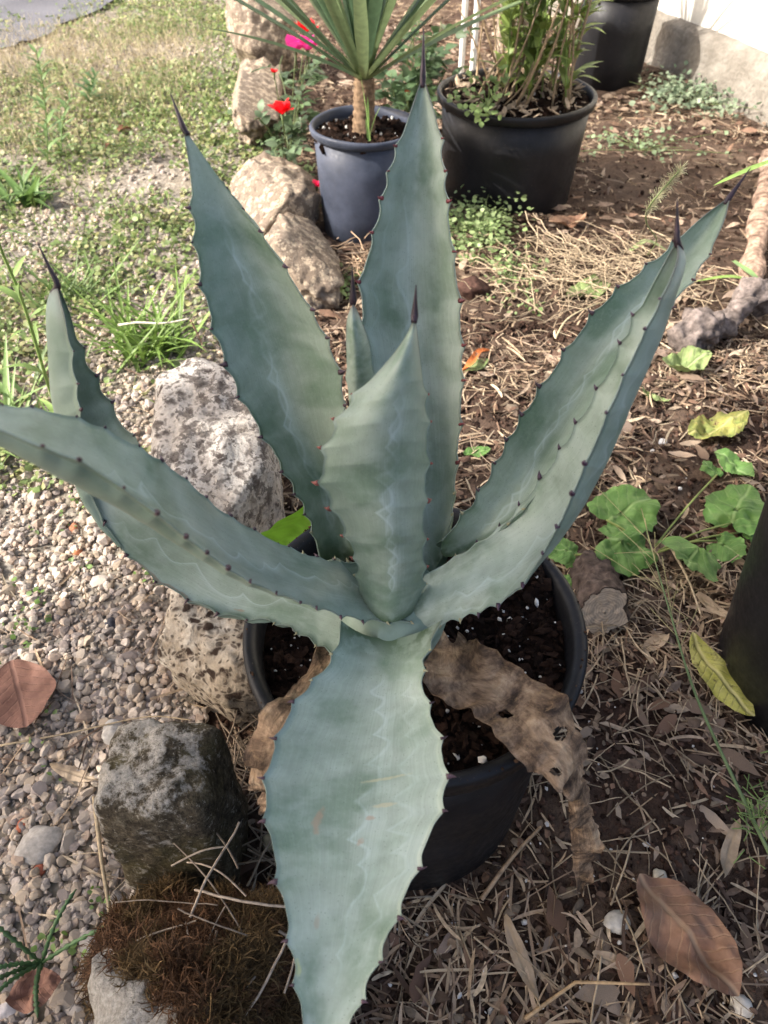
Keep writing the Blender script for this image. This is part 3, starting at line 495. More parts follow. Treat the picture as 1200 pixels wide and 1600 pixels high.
    if teeth:
        P = spline(np.array([Mi[-6], tip0, tip0*.55+tip1*.45, tip1]), 14); r = np.interp(np.linspace(0, 1, 14), [0, .25, .6, 1], [.0020, .0026, .0014, .0003])
        V, F = tube(P-AO, r, 10); s = obj('spine', V, F, M['spine'], o)
        for side, k in tooth:
            k = int(np.clip(k, 1, NS-8)); E = (L, R)[side]; out = unit(E[k]-Mi[k]); tg = unit(E[k+1]-E[k-1]); fw = unit(tg-out*np.dot(tg, out))
            f = k/NS; sz = .0034*(.25+.95*math.sin(math.pi*min(1, .1+f*.85)))*(.75+.5*g.random())
            # local z of the tooth points outwards, local x towards the leaf tip
            y = np.cross(out, fw); Rm = np.stack([fw*(1 if g.random() < .75 else -.6), y, out], 1)
            b = add('tooth', TOOTH, o); mw = Matrix(Rm.tolist()).to_4x4() @ Matrix.Scale(sz, 4); mw.translation = Vector((E[k]-out*sz*.15-AO).tolist()); b.matrix_local = mw
            cc = np.array(tooth_col)*(.7+.6*g.random()); b.color = (*(cc if f > .18 else np.array([.32, .30, .18])), 1)
    return o
BR = (.34, .23, .15)
agave_leaf('front', agave_mat('agave_front', 1, ((.55, .05, 13, .09, .6), (.80, .05, 15, .10, .35)), ((.30, .50, .03, .035, .5, BR), (.66, .41, .16, .0045, .05, (.42, .40, .25)), (.68, .47, .10, .005, .08, (.42, .38, .24)), (.60, .495, .03, .006, 0, BR), (.56, .545, .025, .012, .6, BR), (.28, .70, .03, .02, .5, (.30, .27, .20)), (.04, .79, .05, .018, 0, (.42, .45, .2))), ), flip=True, thick=.011, seed=1, label='broad agave leaf reaching towards the viewer', scal=.0046)
agave_leaf('back', agave_mat('agave_back', 2, ((.45, .05, 7, .09, .55), (.14, .05, 10, .07, .4)), (), .75), flip=False, seed=2, tooth_col=(.16, .03, .035))
agave_leaf('backleft', agave_mat('agave_backleft', 3, ((.42, .05, 9, .10, .6), (.42, .05, 9, -.10, .45)), (), .12), flip=False, seed=3)
agave_leaf('rightback', agave_mat('agave_rightback', 4, ((.48, .05, 10, .12, .65), (.48, .05, 10, -.10, .5)), (), .22), flip=False, seed=4)
agave_leaf('left', agave_mat('agave_left', 5, ((.5, .03, 11, .12, .7),), ((.94, .42, .05, .10, 0, (.25, .16, .10)), (.72, .27, .03, .012, 0, BR))), flip=True, seed=5)
agave_leaf('leftfront', agave_mat('agave_leftfront', 6, ((.4, .03, 16, .10, .9),)), flip=True, seed=6)
agave_leaf('right', agave_mat('agave_right', 7, ((.55, .05, 12, .12, .7), (.84, .05, 15, .08, .55)), (), .8), flip=False, seed=7, thick=.006, tooth_col=(.06, .028, .05))
agave_leaf('bud', agave_mat('agave_bud', 8, ()), flip=False, thick=.004, seed=8, tooth_col=(.2, .04, .03), tgap=.03)
agave_leaf('centre', agave_mat('agave_centre', 9, ((.50, .05, 9, .12, .75), (.50, .05, 9, -.10, .6)), (), .28), flip=False, thick=.006, seed=9, tooth_col=(.26, .075, .055), scal=.009)
agave_leaf('deadright', M['withered'], 'withered_leaf', .0009, False, False, wav=.011, crumple=.0026, holes=((.38, .215, .10, .012), (.72, .30, .12, .012), (.25, .345, .08, .012)), seed=10, scal=.003, label='withered brown leaf hanging over the right of the pot rim')
agave_leaf('deadleft', M['withered'], 'withered_leaf', .0009, False, False, wav=.011, crumple=.0026, seed=11, scal=.003, label='withered brown leaf curled over the left of the pot rim')
z = np.linspace(-.03, .03, 12); V, F = tube(np.stack([z*0, z*0-.005, z], -1), .030+.004*np.sin(z*60), 20); V += .003*fbm(V*60, 3, 2)[:, None]*unit(V*[1, 1, 0]+1e-9); obj('stem', V, F, M['withered'], agave)
prof = np.array([(.036, .0), (.042, .02), (.047, .04), (.049, .055), (.0485, .065), (.045, .073), (.036, .079), (.02, .082), (.001, .083)])
for (a0, a1, rr, sl) in ((-4.9, -.3, 1.0, 0.0), (-1.75, 2.0, 1.05, -9.0)):      # two leaf sheaths wrapped round the core
    th = np.linspace(0, 1, 40); A = a0+sl*(prof[:, 1:2]-.06)+(a1-a0-sl*(prof[:, 1:2]-.06))*th[None, :]; r = prof[:, :1]*rr
    V = np.stack([.004+r*np.cos(A), .006+r*np.sin(A), prof[:, 1:2]+(.0 if rr == 1 else .002)+0*A], -1).reshape(-1, 3); obj('leaf_sheath', V, grid_faces(len(prof), 40)[:, ::-1], M['sheath'], agave)
# ------------------------------------------------------------------ leaf shapes used by plants and litter (length 1 along y, z up)
def leaf_shape(w=.5, n=7, fold=.25, curl=.2, peak=.45, twist=0.0, base=.0, seed=None, crump=0.0, nc=3):
    s = np.linspace(0, 1, n); hw = w/2*np.maximum(.0, np.sin(math.pi*np.clip(s**(math.log(.5)/math.log(peak)), 0, 1)))**.85; hw[0] = base*w/2+.004; hw[-1] = .002
    a = np.linspace(-1, 1, nc); X = hw[:, None]*a; Z = np.abs(a)*hw[:, None]*fold+curl*(-(s-.4)**2+.16)[:, None]; Y = np.repeat(s[:, None], nc, 1)
    if twist: c, q = np.cos(twist*s)[:, None], np.sin(twist*s)[:, None]; X, Z = X*c-Z*q, X*q+Z*c
    V = np.stack([X, Y, Z], -1).reshape(-1, 3)
    if crump: V[:, 2] += crump*fbm(V*4+seed*3.1, 3, seed); V[:, 0] *= 1+.3*fbm(V*5+seed, 2, seed+4)
    return V, grid_faces(n, nc)
def polar_leaf(rf, nr=7, nt=48, cup=.1, wrinkle=.03, seed=0):
    th = np.arange(nt)*2*math.pi/nt; rr = np.linspace(0.02, 1, nr); R = rf(th)[None, :]*rr[:, None]; X = R*np.sin(th); Y = R*np.cos(th)
    Z = cup*R**2-.05*np.abs(X)*0+wrinkle*fbm(P2(X, Y, 3.5)+seed, 3, seed)
    V = np.stack([X, Y, Z], -1).reshape(-1, 3); n = len(V); V = np.vstack([V, [0, 0, Z[0].mean()]]); i = np.arange(nt)
    uv = np.stack([np.r_[X.ravel(), 0], np.r_[Y.ravel(), 0]], -1)
    return V, [grid_faces(nr, nt, True), np.stack([np.full(nt, n), i, (i+1) % nt], -1)], uv
def place(V, p, yaw, tx=0., ty=0., s=1.): return (V*s) @ (rotz(np.array(yaw)) @ rotx(np.array(tx)) @ roty(np.array(ty))).T+np.asarray(p)
def dirleaf(V, p, d, up=(0, 0, 1), s=1.0):
    """leaf pointing along d with its upper side towards up"""
    y = unit(np.asarray(d, float)); x = unit(np.cross(y, np.asarray(up, float)+np.array([1e-4, 2e-4, 0]))); z = np.cross(x, y); return (V*s) @ np.stack([x, y, z], 0)+np.asarray(p)
OV = [leaf_shape(.62, 6, .25, .25, .4), leaf_shape(.7, 6, .15, .4, .45), leaf_shape(.55, 6, .35, .1, .42)]
LN = [leaf_shape(.16, 8, .4, .5, .4), leaf_shape(.13, 8, .4, .9, .35), leaf_shape(.18, 8, .3, .2, .4)]
RD = [leaf_shape(.9, 5, .15, .2, .5), leaf_shape(1.0, 5, .1, .3, .52)]
def gcol(c, k=.25): return np.array(c)*(1-k+2*k*random.random())
def gz(x, y): return float(height(np.array(x), np.array(y)))
def G(px, py, dz=0.0):
    p = atz(px, py, 0.0); z = gz(p[0], p[1])+dz; p = atz(px, py, z); return p

# ------------------------------------------------------------------ background pots and their plants
pot('dusty blue-grey plastic pot holding the yucca', -.049, 2.00, .141, .115, .275, M['pot_grey'], z0=-.015, soil_seed=2, rim=.010, lip=.02)
pot_soil('brown soil with white perlite in the yucca pot', -.049, 2.00, .128, .235, 6, (0, 0, 0, 1), 90, 500, .007)
pot('wide black plastic pot of dry stalks between yucca and wall', .361, 2.22, .218, .185, .285, M['pot_black'], z0=-.015, soil_seed=4, rim=.012, lip=.025)
pot_soil('soil covered with dry chips in the wide black pot', .361, 2.22, .20, .250, 9, (-.05, .03, .02, .12), 40, 500, .008)
pot('tall black plastic pot standing next to the white wall', .885, 3.30, .152, .130, .32, M['pot_black'], z0=-.015, soil_seed=5, lip=.02)
pot_soil('dry soil in the pot next to the white wall', .885, 3.30, .138, .28, 12, (0, 0, 0, 1), 20, 200, .008)
pot('black plastic pot cut off by the right edge of the picture', .632, .565, .205, .147, .40, M['pot_black'], z0=-.015, soil_seed=6, rim=.012, lip=.03)
pot_soil('dark soil in the pot at the right edge', .632, .565, .182, .345, 15, (0, 0, 0, 1), 60, 400, .006)
# yucca
yc = np.array([-.052, 2.005, .225]); yucca = empty('yucca_plant', yc); tag(yucca, 'young yucca with a tuft of long strap leaves in the dusty pot', 'yucca')
P = np.stack([np.linspace(0, .004, 24), np.zeros(24), np.linspace(0, .135, 24)], -1); r = .023+.004*np.abs(np.sin(np.linspace(0, 26, 24)))+.006*np.exp(-np.linspace(0, 4, 24)); V, F = tube(P, r, 20); V += .002*fbm(V*120, 3, 3)[:, None]; obj('trunk', V, F, M['bark'], yucca, col=np.array([.20, .135, .085]))
g = np.random.default_rng(5)
for k in range(46):
    az = k*2.39996; el = math.radians(88-62*((k+.5)/46)**.9+g.normal()*4); Lh = .50+.14*g.random()
    if k == 45: az, el, Lh = math.radians(172), math.radians(33), .60
    if k == 44: az, el, Lh = math.radians(160), math.radians(40), .55
    d = np.array([math.cos(az)*math.cos(el), math.sin(az)*math.cos(el), math.sin(el)]); s = np.linspace(0, 1, 9)[:, None]
    P = np.array([.004, 0, .115+.02*g.random()])+d*.012+d*s*Lh+np.array([0, 0, -1])*(s**2)*Lh*.10*math.cos(el)
    W = np.interp(s[:, 0], [0, .08, .4, .8, 1], [.013, .011, .0155, .011, .001])
    V, F = blade(P, W, up=(0, 0, 1) if el < 1.4 else (1, 0, 0), fold=.35); c = gcol((.10, .165, .09), .3) if g.random() < .65 else gcol((.19, .25, .12), .25)
    C = np.repeat(c[None], len(V), 0); C[:3] = C[:3]*.4+np.array([.3, .32, .12])*.6; obj('leaf', V, F, M['green'], yucca, col=C)
def shoot(name, label, cat, base, tips, w, col, mat='green', group=None, segs=7, bend=.3, parent=None, rad=None):
    """blades of grass or bare stalks growing from one base"""
    e = empty(name, base); tag(e, label, cat, group)
    for k, tp in enumerate(tips):
        tp = np.asarray(tp, float)-base; s = np.linspace(0, 1, segs)[:, None]; o = np.array([random.uniform(-1, 1), random.uniform(-1, 1), 0])*min(.03, w*2.2)
        P = o+tp*s+np.array([0, 0, 1])*np.linalg.norm(tp[:2])*bend*np.sin(s*math.pi)
        if rad: V, F = tube(P, np.interp(s[:, 0], [0, 1], [rad, rad*.5]), 6)
        else: V, F = blade(P, np.interp(s[:, 0], [0, .3, .8, 1], [w*.7, w, w*.6, w*.05]), up=(0, 0, 1) if np.linalg.norm(tp[:2]) > .02 else (0, -1, 0), fold=.35)
        obj('blade' if not rad else 'stalk', V, F, M[mat], e, col=gcol(col, .3))
    return e
b = np.array([-.035, 1.90, .255]); shoot('grass_seedling', 'pale green grass seedling in the front of the yucca pot', 'grass', b, [b+np.array(q) for q in ((-.02, 0, .14), (.0, .01, .09), (.03, .0, .075), (-.008, 0, .05))], .004, (.22, .34, .10))
# roses
def rosebush(label, base, stems, flowers, leafcol, lsize=.035, per=10, seed=0):
    e = empty('rose_bush', base); tag(e, label, 'rose bush'); g = np.random.default_rng(seed); mb = MB(); st = MB()
    for tp in stems:
        tp = np.asarray(tp)-base; s = np.linspace(0, 1, 10)[:, None]; P = tp*s+np.array([0, 0, 1])*.12*np.linalg.norm(tp[:2])*np.sin(s*math.pi)+.008*g.normal(size=(10, 3))*s
        V, F = tube(P, np.linspace(.0035, .0018, 10), 6); st.add(V, F, gcol((.13, .17, .07)))
        for k in range(per):
            q = P[int(2+7*g.random())]+g.normal(size=3)*.012; d0 = unit(g.normal(size=3)*[1, 1, .4]+[0, 0, .15])
            for m in range(5):       # a compound leaf of five leaflets
                dd = unit(d0*(1.0 if m == 0 else .5)+np.cross(d0, [0, 0, 1])*(0 if m == 0 else (1 if m % 2 else -1))*.9); pp = q+d0*lsize*(1.5 if m == 0 else (.55+.5*((m-1)//2)))
                V, F = OV[g.integers(3)]; mb.add(dirleaf(V, pp, dd, unit(np.array([0, 0, 1])+g.normal(size=3)*.45), lsize*(.7+.5*g.random())), F, gcol(leafcol, .35))
    st.build('stems', M['green'], e); f = mb.build('foliage', M['green'], e); f['kind'] = 'stuff'
    for (p, c, sz, n) in flowers:
        fb = MB(); p = np.asarray(p)-base
        for k in range(n):
            a = k*2.4; t_ = .35+.5*k/n; d = np.array([math.cos(a)*t_, math.sin(a)*t_, 1-t_*.8]); V, F = RD[k % 2]; fb.add(dirleaf(V, p+unit(d)*sz*.05, d, np.array([-math.cos(a), -math.sin(a), .6]), sz*(.7+.3*g.random())), F, gcol(c, .15))
        fl = fb.build('flower', M['petal'], e)
        V, F = tube(np.array([p-[0, 0, sz*.9], p-[0, 0, sz*.4], p+[0, 0, .004]]), [.0015, .002, .006], 6); obj('calyx', V, F, M['green'], fl, col=gcol((.12, .17, .06)))
        V, F = tube(np.stack([p*s_ for s_ in np.linspace(0.15, .97, 8)])+.0, .0016, 5); obj('flower_stem', V, F, M['green'], fl, col=gcol((.14, .17, .07)))
    return e
RED, PINK = (.78, .012, .02), (.80, .06, .35)
b = np.array([-.30, 2.42, .02])
rosebush('sparse red and pink rose growing among the edging stones', b, [aty(400, 190, 2.3), aty(470, 160, 2.35), aty(440, 90, 2.6), aty(430, 240, 2.2), aty(500, 60, 2.6), aty(480, 110, 2.45)],
         [(aty(441, 180, 2.2), RED, .052, 7), (aty(478, 52, 2.5), RED, .055, 6), (aty(462, 82, 2.45), PINK, .056, 5), (aty(481, 80, 2.45), PINK, .052, 4), (aty(428, 115, 2.4), RED, .018, 4), (aty(495, 293, 2.1), (.8, .03, .12), .024, 6)], (.10, .15, .075), .036, 6, 3)
b = np.array([.07, 2.62, 0])
rosebush('leafy green rose bush between the yucca pot and the wide pot', b, [aty(640, 40, 2.55), aty(668, 70, 2.5), aty(630, 110, 2.5), aty(690, 30, 2.65), aty(655, 10, 2.6), aty(640, 140, 2.45), aty(610, 120, 2.6), aty(700, 110, 2.6)], [(aty(638, 150, 2.5), (.62, .10, .05), .02, 4)], (.075, .125, .055), .042, 13, 4)
# dry stalks and green shoots in the wide pot
bc = np.array([.361, 2.22, .245]); g = np.random.default_rng(9)
tips = [bc+np.array([g.normal()*.10, g.normal()*.07, .25+.45*g.random()]) for k in range(30)]
sh = empty('dry_stalks', bc); tag(sh, 'tan dry stalks crowded in the wide black pot', 'dry plant')
for k in range(30):
    o = np.array([g.uniform(-.13, .15), g.uniform(-.12, .12), 0]); h = .12+.5*g.random()**1.5; s = np.linspace(0, 1, 7)[:, None]; tp = np.array([g.normal()*.07, g.normal()*.06, h]); V, F = tube(o+tp*s+np.array([g.normal(), g.normal(), 0])*.012*np.sin(s*3.1), np.linspace(.0035, .0015, 7)*(.5+g.random()), 5); obj('stalk', V, F, M['straw'], sh, col=gcol((.36, .26, .16), .35))
gs = empty('green_shoots', bc+np.array([.03, -.03, 0])); tag(gs, 'fresh green shoots with lance leaves rising from the dry stalks', 'plant'); mb = MB()
for k in range(22):
    o = np.array([g.uniform(-.08, .14), g.uniform(-.05, .06), 0]); tp = np.array([g.normal()*.03, g.normal()*.03, .22+.25*g.random()]); s = np.linspace(0, 1, 8)[:, None]; P = o+tp*s; V, F = tube(P, .0022, 5); obj('stem', V, F, M['green'], gs, col=gcol((.22, .32, .08)))
    for m in range(14):
        V, F = LN[g.integers(3)]; a = g.random()*6.28; mb.add(dirleaf(V*[1.7, 1, 1], P[1+g.integers(7)], [math.cos(a), math.sin(a), .6], s=.05+.06*g.random()), F, gcol((.26, .34, .09), .35))
f = mb.build('foliage', M['green'], gs); f['kind'] = 'stuff'

n = 260; a = g.random(n)*6.28; q = np.sqrt(g.random(n))*.19; s = .006+.012*g.random(n)**2; k = scatter(CLODS, np.stack([.361+q*np.cos(a), 2.22+q*np.sin(a), .262+.012*g.random(n)], -1), g.random(n)*6, g.normal(size=n)*.4, g.normal(size=n)*.4, np.stack([s*.5, s*1.4, s*.25], -1), np.array([.42, .32, .22])*(.4+.8*g.random((n, 1)))).build('dry_chips', M['dryleaf'], None, False); tag(k, 'dry bark chips covering the soil of the wide pot', 'mulch', kind='stuff')
# strap plant in the far pot (its upper part throws the shadow on the wall)
bc = np.array([.885, 3.30, .27]); sp_ = empty('strap_leaf_plant', bc); tag(sp_, 'upright strap leaved plant in the pot next to the wall', 'plant')
for k in range(26):
    az = k*2.4; el = math.radians(52+36*g.random()); d = np.array([math.cos(az)*math.cos(el), math.sin(az)*math.cos(el), math.sin(el)]); s = np.linspace(0, 1, 8)[:, None]; V, F = blade(d*s*(.3+.25*g.random())+np.array([0, 0, -.08])*s**2, np.interp(s[:, 0], [0, .4, 1], [.007, .011, .001]), fold=.3); obj('leaf', V, F, M['green'], sp_, col=gcol((.13, .19, .06), .3))
# posts and block at the top edge
def rod(name, label, cat, p, h, r, col, mat, sq=False):
    z = np.linspace(-.03, h, 8); V, F = tube(np.stack([z*0, z*0, z], -1), r, 4 if sq else 14); V[:, :2] += .0015*fbm(V*30, 2, 4)[:, None]; o = obj(name, V, F, M[mat], None, not sq, col=np.array(col), loc=p); return tag(o, label, cat)
q = aty(722, 90, 2.85); rod('white_post', 'slim white post left of its twin behind the wide pot', 'post', (q[0], 2.85, 0), .75, .010, (.62, .60, .56), 'perlite')
q = aty(740, 90, 2.80); rod('white_post', 'slim white post right of its twin behind the wide pot', 'post', (q[0], 2.80, 0), .75, .010, (.66, .64, .6), 'perlite')
stone('pinkish grey stone block standing behind the wide pot', .47, 3.05, (.17, .14, .50), .2, 41, 'stone_cream', .08, -.03, (0, 0), 5)
# ------------------------------------------------------------------ litter: pebbles, straw, dry leaves, clods
PEB = []
for k in range(12):
    V, F = ICO[2]; g = np.random.default_rng(k); V = unit(V); pl = unit(g.normal(size=(9, 3))); dd = .48+.3*g.random(9)
    for q, w in zip(pl, dd): ex = np.maximum(0, V @ q-w); V = V-ex[:, None]*q*1.0
    V = V*np.array([1, .75+.2*g.random(), .55+.25*g.random()])*(1+.06*fbm(V*2.5+k, 2, k)[:, None]); PEB.append((V, F))
PEBM = [mesh_data('pebble', V, F, M['pebble'], False, np.ones(3)) for V, F in PEB]
PEBL = []                              # lighter copies for far gravel
for k in range(8):
    V, F = ICO[1]; V = V*(1+.22*fbm(V*1.7+k*3, 2, k)[:, None])*np.array([1, .8, .65]); PEBL.append((V, F))
def peb_cols(n, g):
    base = np.array([(.47, .42, .35), (.42, .37, .31), (.54, .49, .42), (.36, .325, .29), (.44, .37, .28), (.33, .29, .26), (.40, .32, .25), (.5, .43, .34)])
    c = base[g.integers(0, len(base), n)]*np.array([1.02, .97, .94])*(.6+.5*g.random((n, 1))); return c
g = np.random.default_rng(21)
# near gravel
n = 25000; y = g.uniform(-.3, 1.75, n); xr = line_x(y)+.02; x = xr-g.random(n)**1.0*np.interp(y, [0, .4, 1, 1.75], [.45, .62, .95, 1.35])
dens = np.clip(1.25-np.maximum(0, y-.8)*.8+.5*fbm(P2(x, y, 2.5), 2, 31), 0, 1); keep = g.random(n) < dens; x, y = x[keep], y[keep]; n = len(x)
s = .0034+.0078*g.random(n)**2.0+(g.random(n) < .08)*.008*g.random(n); z = height(x, y)+.005+s*.2*g.random(n)+.003*g.random(n)
pos = np.stack([x, y, z], -1); yaw = g.random(n)*6.28; tx = g.normal(size=n)*.35; ty = g.normal(size=n)*.35; col = peb_cols(n, g); vid = np.where(y < .75, g.integers(0, 12, n), 12+g.integers(0, 8, n))
inf, dep, qx, qy = in_frame(pos); app = np.where(inf, s/dep, 0); top = np.zeros(n, bool); top[np.argsort(-np.where(vid < 12, app, 0))[:290]] = True
pieces('pebble', PEBM, pos[top], yaw[top], tx[top], ty[top], s[top], col[top], vid[top], gravel)
m = ~top; k = scatter(PEB+PEBL, pos[m], yaw[m], tx[m], ty[m], s[m], col[m], vid[m]).build('gravel_stones', M['pebble'], gravel, False); k['kind'] = 'stuff'
n = 17500; y = g.uniform(-.3, 1.5, n); x = line_x(y)+.02-g.random(n)*np.interp(y, [0, .4, 1, 1.75], [.45, .62, .95, 1.35]); k = scatter(CLODS, np.stack([x, y, height(x, y)+.006], -1), g.random(n)*6, g.random(n)*6, g.random(n)*6, .0012+.003*g.random(n)**2, peb_cols(n, g)*.75).build('gravel_fines', M['pebble'], gravel, False); k['kind'] = 'stuff'
n = 12000; y = g.uniform(1.5, 5.2, n); x = line_x(y)-g.random(n)*np.interp(y, [1.5, 5], [1.4, 2.4]); keep = g.random(n) < np.clip(.75+.8*fbm(P2(x, y, 2.0), 3, 35), .1, 1); x, y = x[keep], y[keep]; n = len(x); s = .006+.006*g.random(n)
k = scatter(PEBL, np.stack([x, y, height(x, y)+.006], -1), g.random(n)*6, g.random(n), g.random(n), s, peb_cols(n, g)).build('far_gravel_stones', M['pebble'], gravel, True); k['kind'] = 'stuff'
def lump(name, label, cat, px, py, size, col, seed, mat='pebble', flat=.7, sub=3, group=None, rough=.2):
    V, F = ICO[sub]; V = V*(1+rough*fbm(V*1.5+seed, 3, seed)[:, None]+.25*rough*fbm(V*6+seed, 2, seed+5)[:, None])*np.array([1, .8, flat]); pl = unit(np.random.default_rng(seed).normal(size=(7, 3)))
    for q in pl: ex = np.maximum(0, V @ q-.72); V = V-ex[:, None]*q
    p = G(px, py); o = obj(name, V*size, F, M[mat], col=np.array(col), loc=(p[0], p[1], p[2]+size*flat*.55)); o.rotation_euler = (0, 0, seed); return tag(o, label, cat, group)
lump('dark_pebble', 'charcoal dark pebble among pale gravel left of the pot', 'pebble', 175, 980, .013, (.045, .045, .055), 2)
lump('dark_pebble', 'small slate-dark pebble near the left end of the gravel', 'pebble', 70, 960, .011, (.06, .065, .08), 3)
lump('brick_bit', 'orange brick bit lying below the left leaf on gravel', 'brick bit', 122, 866, .009, (.42, .15, .07), 4)
lump('brick_bit', 'orange-brown brick bit highest on the near gravel', 'brick bit', 118, 830, .013, (.36, .15, .08), 5)
lump('brick_bit', 'orange brick bit touching the lichened stone', 'brick bit', 230, 952, .008, (.45, .18, .1), 6)
lump('brick_bit', 'red brick bit in gravel left of the squared stone', 'brick bit', 38, 1292, .010, (.4, .13, .07), 7)
lump('brick_bit', 'red brick bit beside the large grey gravel chunk', 'brick bit', 63, 1362, .011, (.38, .12, .07), 8)
lump('brick_bit', 'tiny red brick bit above the squared stone', 'brick bit', 78, 1165, .007, (.42, .14, .08), 9)
lump('gravel_chunk', 'large flat grey gravel chunk left of the squared stone', 'stone', 62, 1325, .030, (.36, .33, .29), 10, flat=.4)
lump('gravel_chunk', 'rounded pale gravel chunk just above the squared stone', 'stone', 180, 1150, .020, (.44, .41, .36), 11, flat=.7)
lump('gravel_chunk', 'grey gravel chunk beside the long straw near the mossy stone', 'stone', 150, 1482, .020, (.30, .27, .24), 12, flat=.6)
lump('gravel_chunk', 'pale gravel chunk in the bottom left corner', 'stone', 20, 1580, .014, (.48, .44, .42), 13, flat=.8)
lump('white_pebble', 'white pebble right of the withered leaf tip', 'pebble', 1030, 1375, .011, (.58, .52, .40), 14)
lump('white_pebble', 'white angular pebble at the bottom right corner', 'pebble', 1155, 1575, .015, (.62, .58, .5), 15)
lump('white_pebble', 'whitish pebble touching the left edge of the big brown leaf', 'pebble', 962, 1445, .016, (.52, .49, .43), 16)
lump('white_pebble', 'cream pebble behind the top of the big brown leaf', 'pebble', 1060, 1405, .016, (.52, .47, .36), 17)
lump('white_pebble', 'yellowish pebble under the left margin of the front leaf', 'pebble', 424, 1320, .013, (.52, .45, .28), 18)
lump('white_chip', 'flat white chip on the soil right of the agave', 'stone chip', 1032, 690, .014, (.70, .70, .68), 19, flat=.25)
# straw
STR = []
for k in range(10):
    g2 = np.random.default_rng(50+k); s = np.linspace(-.5, .5, 7)[:, None]; P = np.concatenate([g2.normal()*.05*(s*2)**2, s, .035*g2.normal()*(s*2)**2+.015*np.sin(s*5+k)], 1); w = .012+.02*g2.random(); V, F = blade(P, np.interp(s[:, 0], [-.5, -.3, .3, .5], [w*.5, w, w, w*.3]), fold=.5*g2.random()); STR.append((V, F))
STRM = [mesh_data('straw', V, F, M['straw'], True, np.ones(3)) for V, F in STR]
DRY = [leaf_shape(.22+.1*(k % 3), 9, .3*random.uniform(-1, 1), random.uniform(-.4, .5), .4, random.uniform(-.9, .9), .15, k, .06) for k in range(10)]
DRYM = [mesh_data('dry_leaf', V, F, M['dryleaf'], True, np.ones(3)) for V, F in DRY]
def dry_cols(n, g, kind):
    base = np.array({'straw': [(.50, .38, .25), (.42, .31, .20), (.56, .45, .31), (.33, .23, .15), (.45, .34, .24), (.17, .11, .075), (.12, .075, .05)], 'leaf': [(.36, .26, .185), (.44, .34, .25), (.27, .19, .135), (.36, .28, .21), (.29, .215, .165), (.16, .095, .065), (.20, .12, .08), (.13, .085, .06)]}[kind])
    return base[g.integers(0, len(base), n)]*(.65+.5*g.random((n, 1)))
def blocked(x, y):
    """inside a pot or a stone"""
    b = np.zeros(len(x), bool)
    for (cx, cy, r) in ((.03, .43, .150), (-.049, 2.0, .12), (.361, 2.22, .19), (.858, 3.24, .13), (.632, .565, .15)): b |= np.hypot(x-cx, y-cy) < r
    return b
def right_field(n, y0, y1, g, pw=1.0):
    y = y0+(y1-y0)*g.random(n)**pw; lo = line_x(y)+.01; hi = np.minimum(np.interp(y, [-.1, .5, 1.5, 4], [.55, .75, 1.15, 1.7]), 1.105+(3.52-y)*.335-.02); x = lo+(hi-lo)*g.random(n); k = ~blocked(x, y); return x[k], y[k]
def bare(x, y):      # patches of bare red-brown soil
    b = 0
    for (px, py, r) in ((840, 500, .16), (960, 265, .28), (1010, 640, .07), (730, 640, .10), (960, 1320, .05), (1190, 420, .2)):
        p = atz(px, py); b = b+np.exp(-((x-p[0])**2+((y-p[1])*.8)**2)/r**2)
    return np.clip(b, 0, 1)
x1, y1 = right_field(15000, -.3, 1.4, g); x2, y2 = right_field(15000, 1.2, 4.6, g, 1.3); x, y = np.r_[x1, x2], np.r_[y1, y2]
keep = g.random(len(x)) < (1-.82*bare(x, y))*np.clip(.7+1.1*fbm(P2(x, y, 6.), 3, 61), .08, 1)*(1-.75*np.exp(-((x-.22)**2+(y-.33)**2)/.12**2)); x, y = x[keep], y[keep]; n = len(x)
s = .022+.055*g.random(n)**1.8; wd = np.clip(.0016/(.022*s)*(.5+.9*g.random(n)), .5, 3.2); pos = np.stack([x, y, height(x, y)+.003+.010*g.random(n)], -1); yaw = g.random(n)*6.28; tx = g.normal(size=n)*.10; ty = g.normal(size=n)*.5; scl = np.stack([s*wd, s, s*1.0], -1); col = dry_cols(n, g, 'straw'); vid = g.integers(0, 10, n)
inf, dep, qx, qy = in_frame(pos); app = np.where(inf, s/dep, 0); top = np.zeros(n, bool); top[np.argsort(-app)[:240]] = True
pieces('straw', STRM, pos[top], yaw[top], tx[top], ty[top], scl[top], col[top], vid[top], ground)
m = ~top; k = scatter(STR, pos[m], yaw[m], tx[m], ty[m], scl[m], col[m], vid[m]).build('straw_mulch', M['straw'], ground); k['kind'] = 'stuff'
# dry lance leaves
x1, y1 = right_field(1750, -.3, 1.4, g); x2, y2 = right_field(7000, 1.2, 4.2, g, 1.2); x, y = np.r_[x1, x2], np.r_[y1, y2]; keep = g.random(len(x)) < (1-.8*bare(x, y))*np.clip(.6+.9*fbm(P2(x, y, 4.), 2, 66), .1, 1); x, y = x[keep], y[keep]; n = len(x)
s = .012+.05*g.random(n)**2.0; pos = np.stack([x, y, height(x, y)+.006+.008*g.random(n)], -1); yaw = g.random(n)*6.28; tx = g.normal(size=n)*.12; ty = g.normal(size=n)*.4; col = dry_cols(n, g, 'leaf'); vid = g.integers(0, 10, n)
inf, dep, qx, qy = in_frame(pos); app = np.where(inf, s/dep, 0); top = np.zeros(n, bool); top[np.argsort(-app)[:240]] = True
pieces('dry_leaf', DRYM, pos[top], yaw[top], tx[top], ty[top], s[top], col[top], vid[top], ground)
m = ~top; k = scatter(DRY, pos[m], yaw[m], tx[m], ty[m], s[m], col[m], vid[m]).build('dry_leaf_litter', M['dryleaf'], ground); k['kind'] = 'stuff'
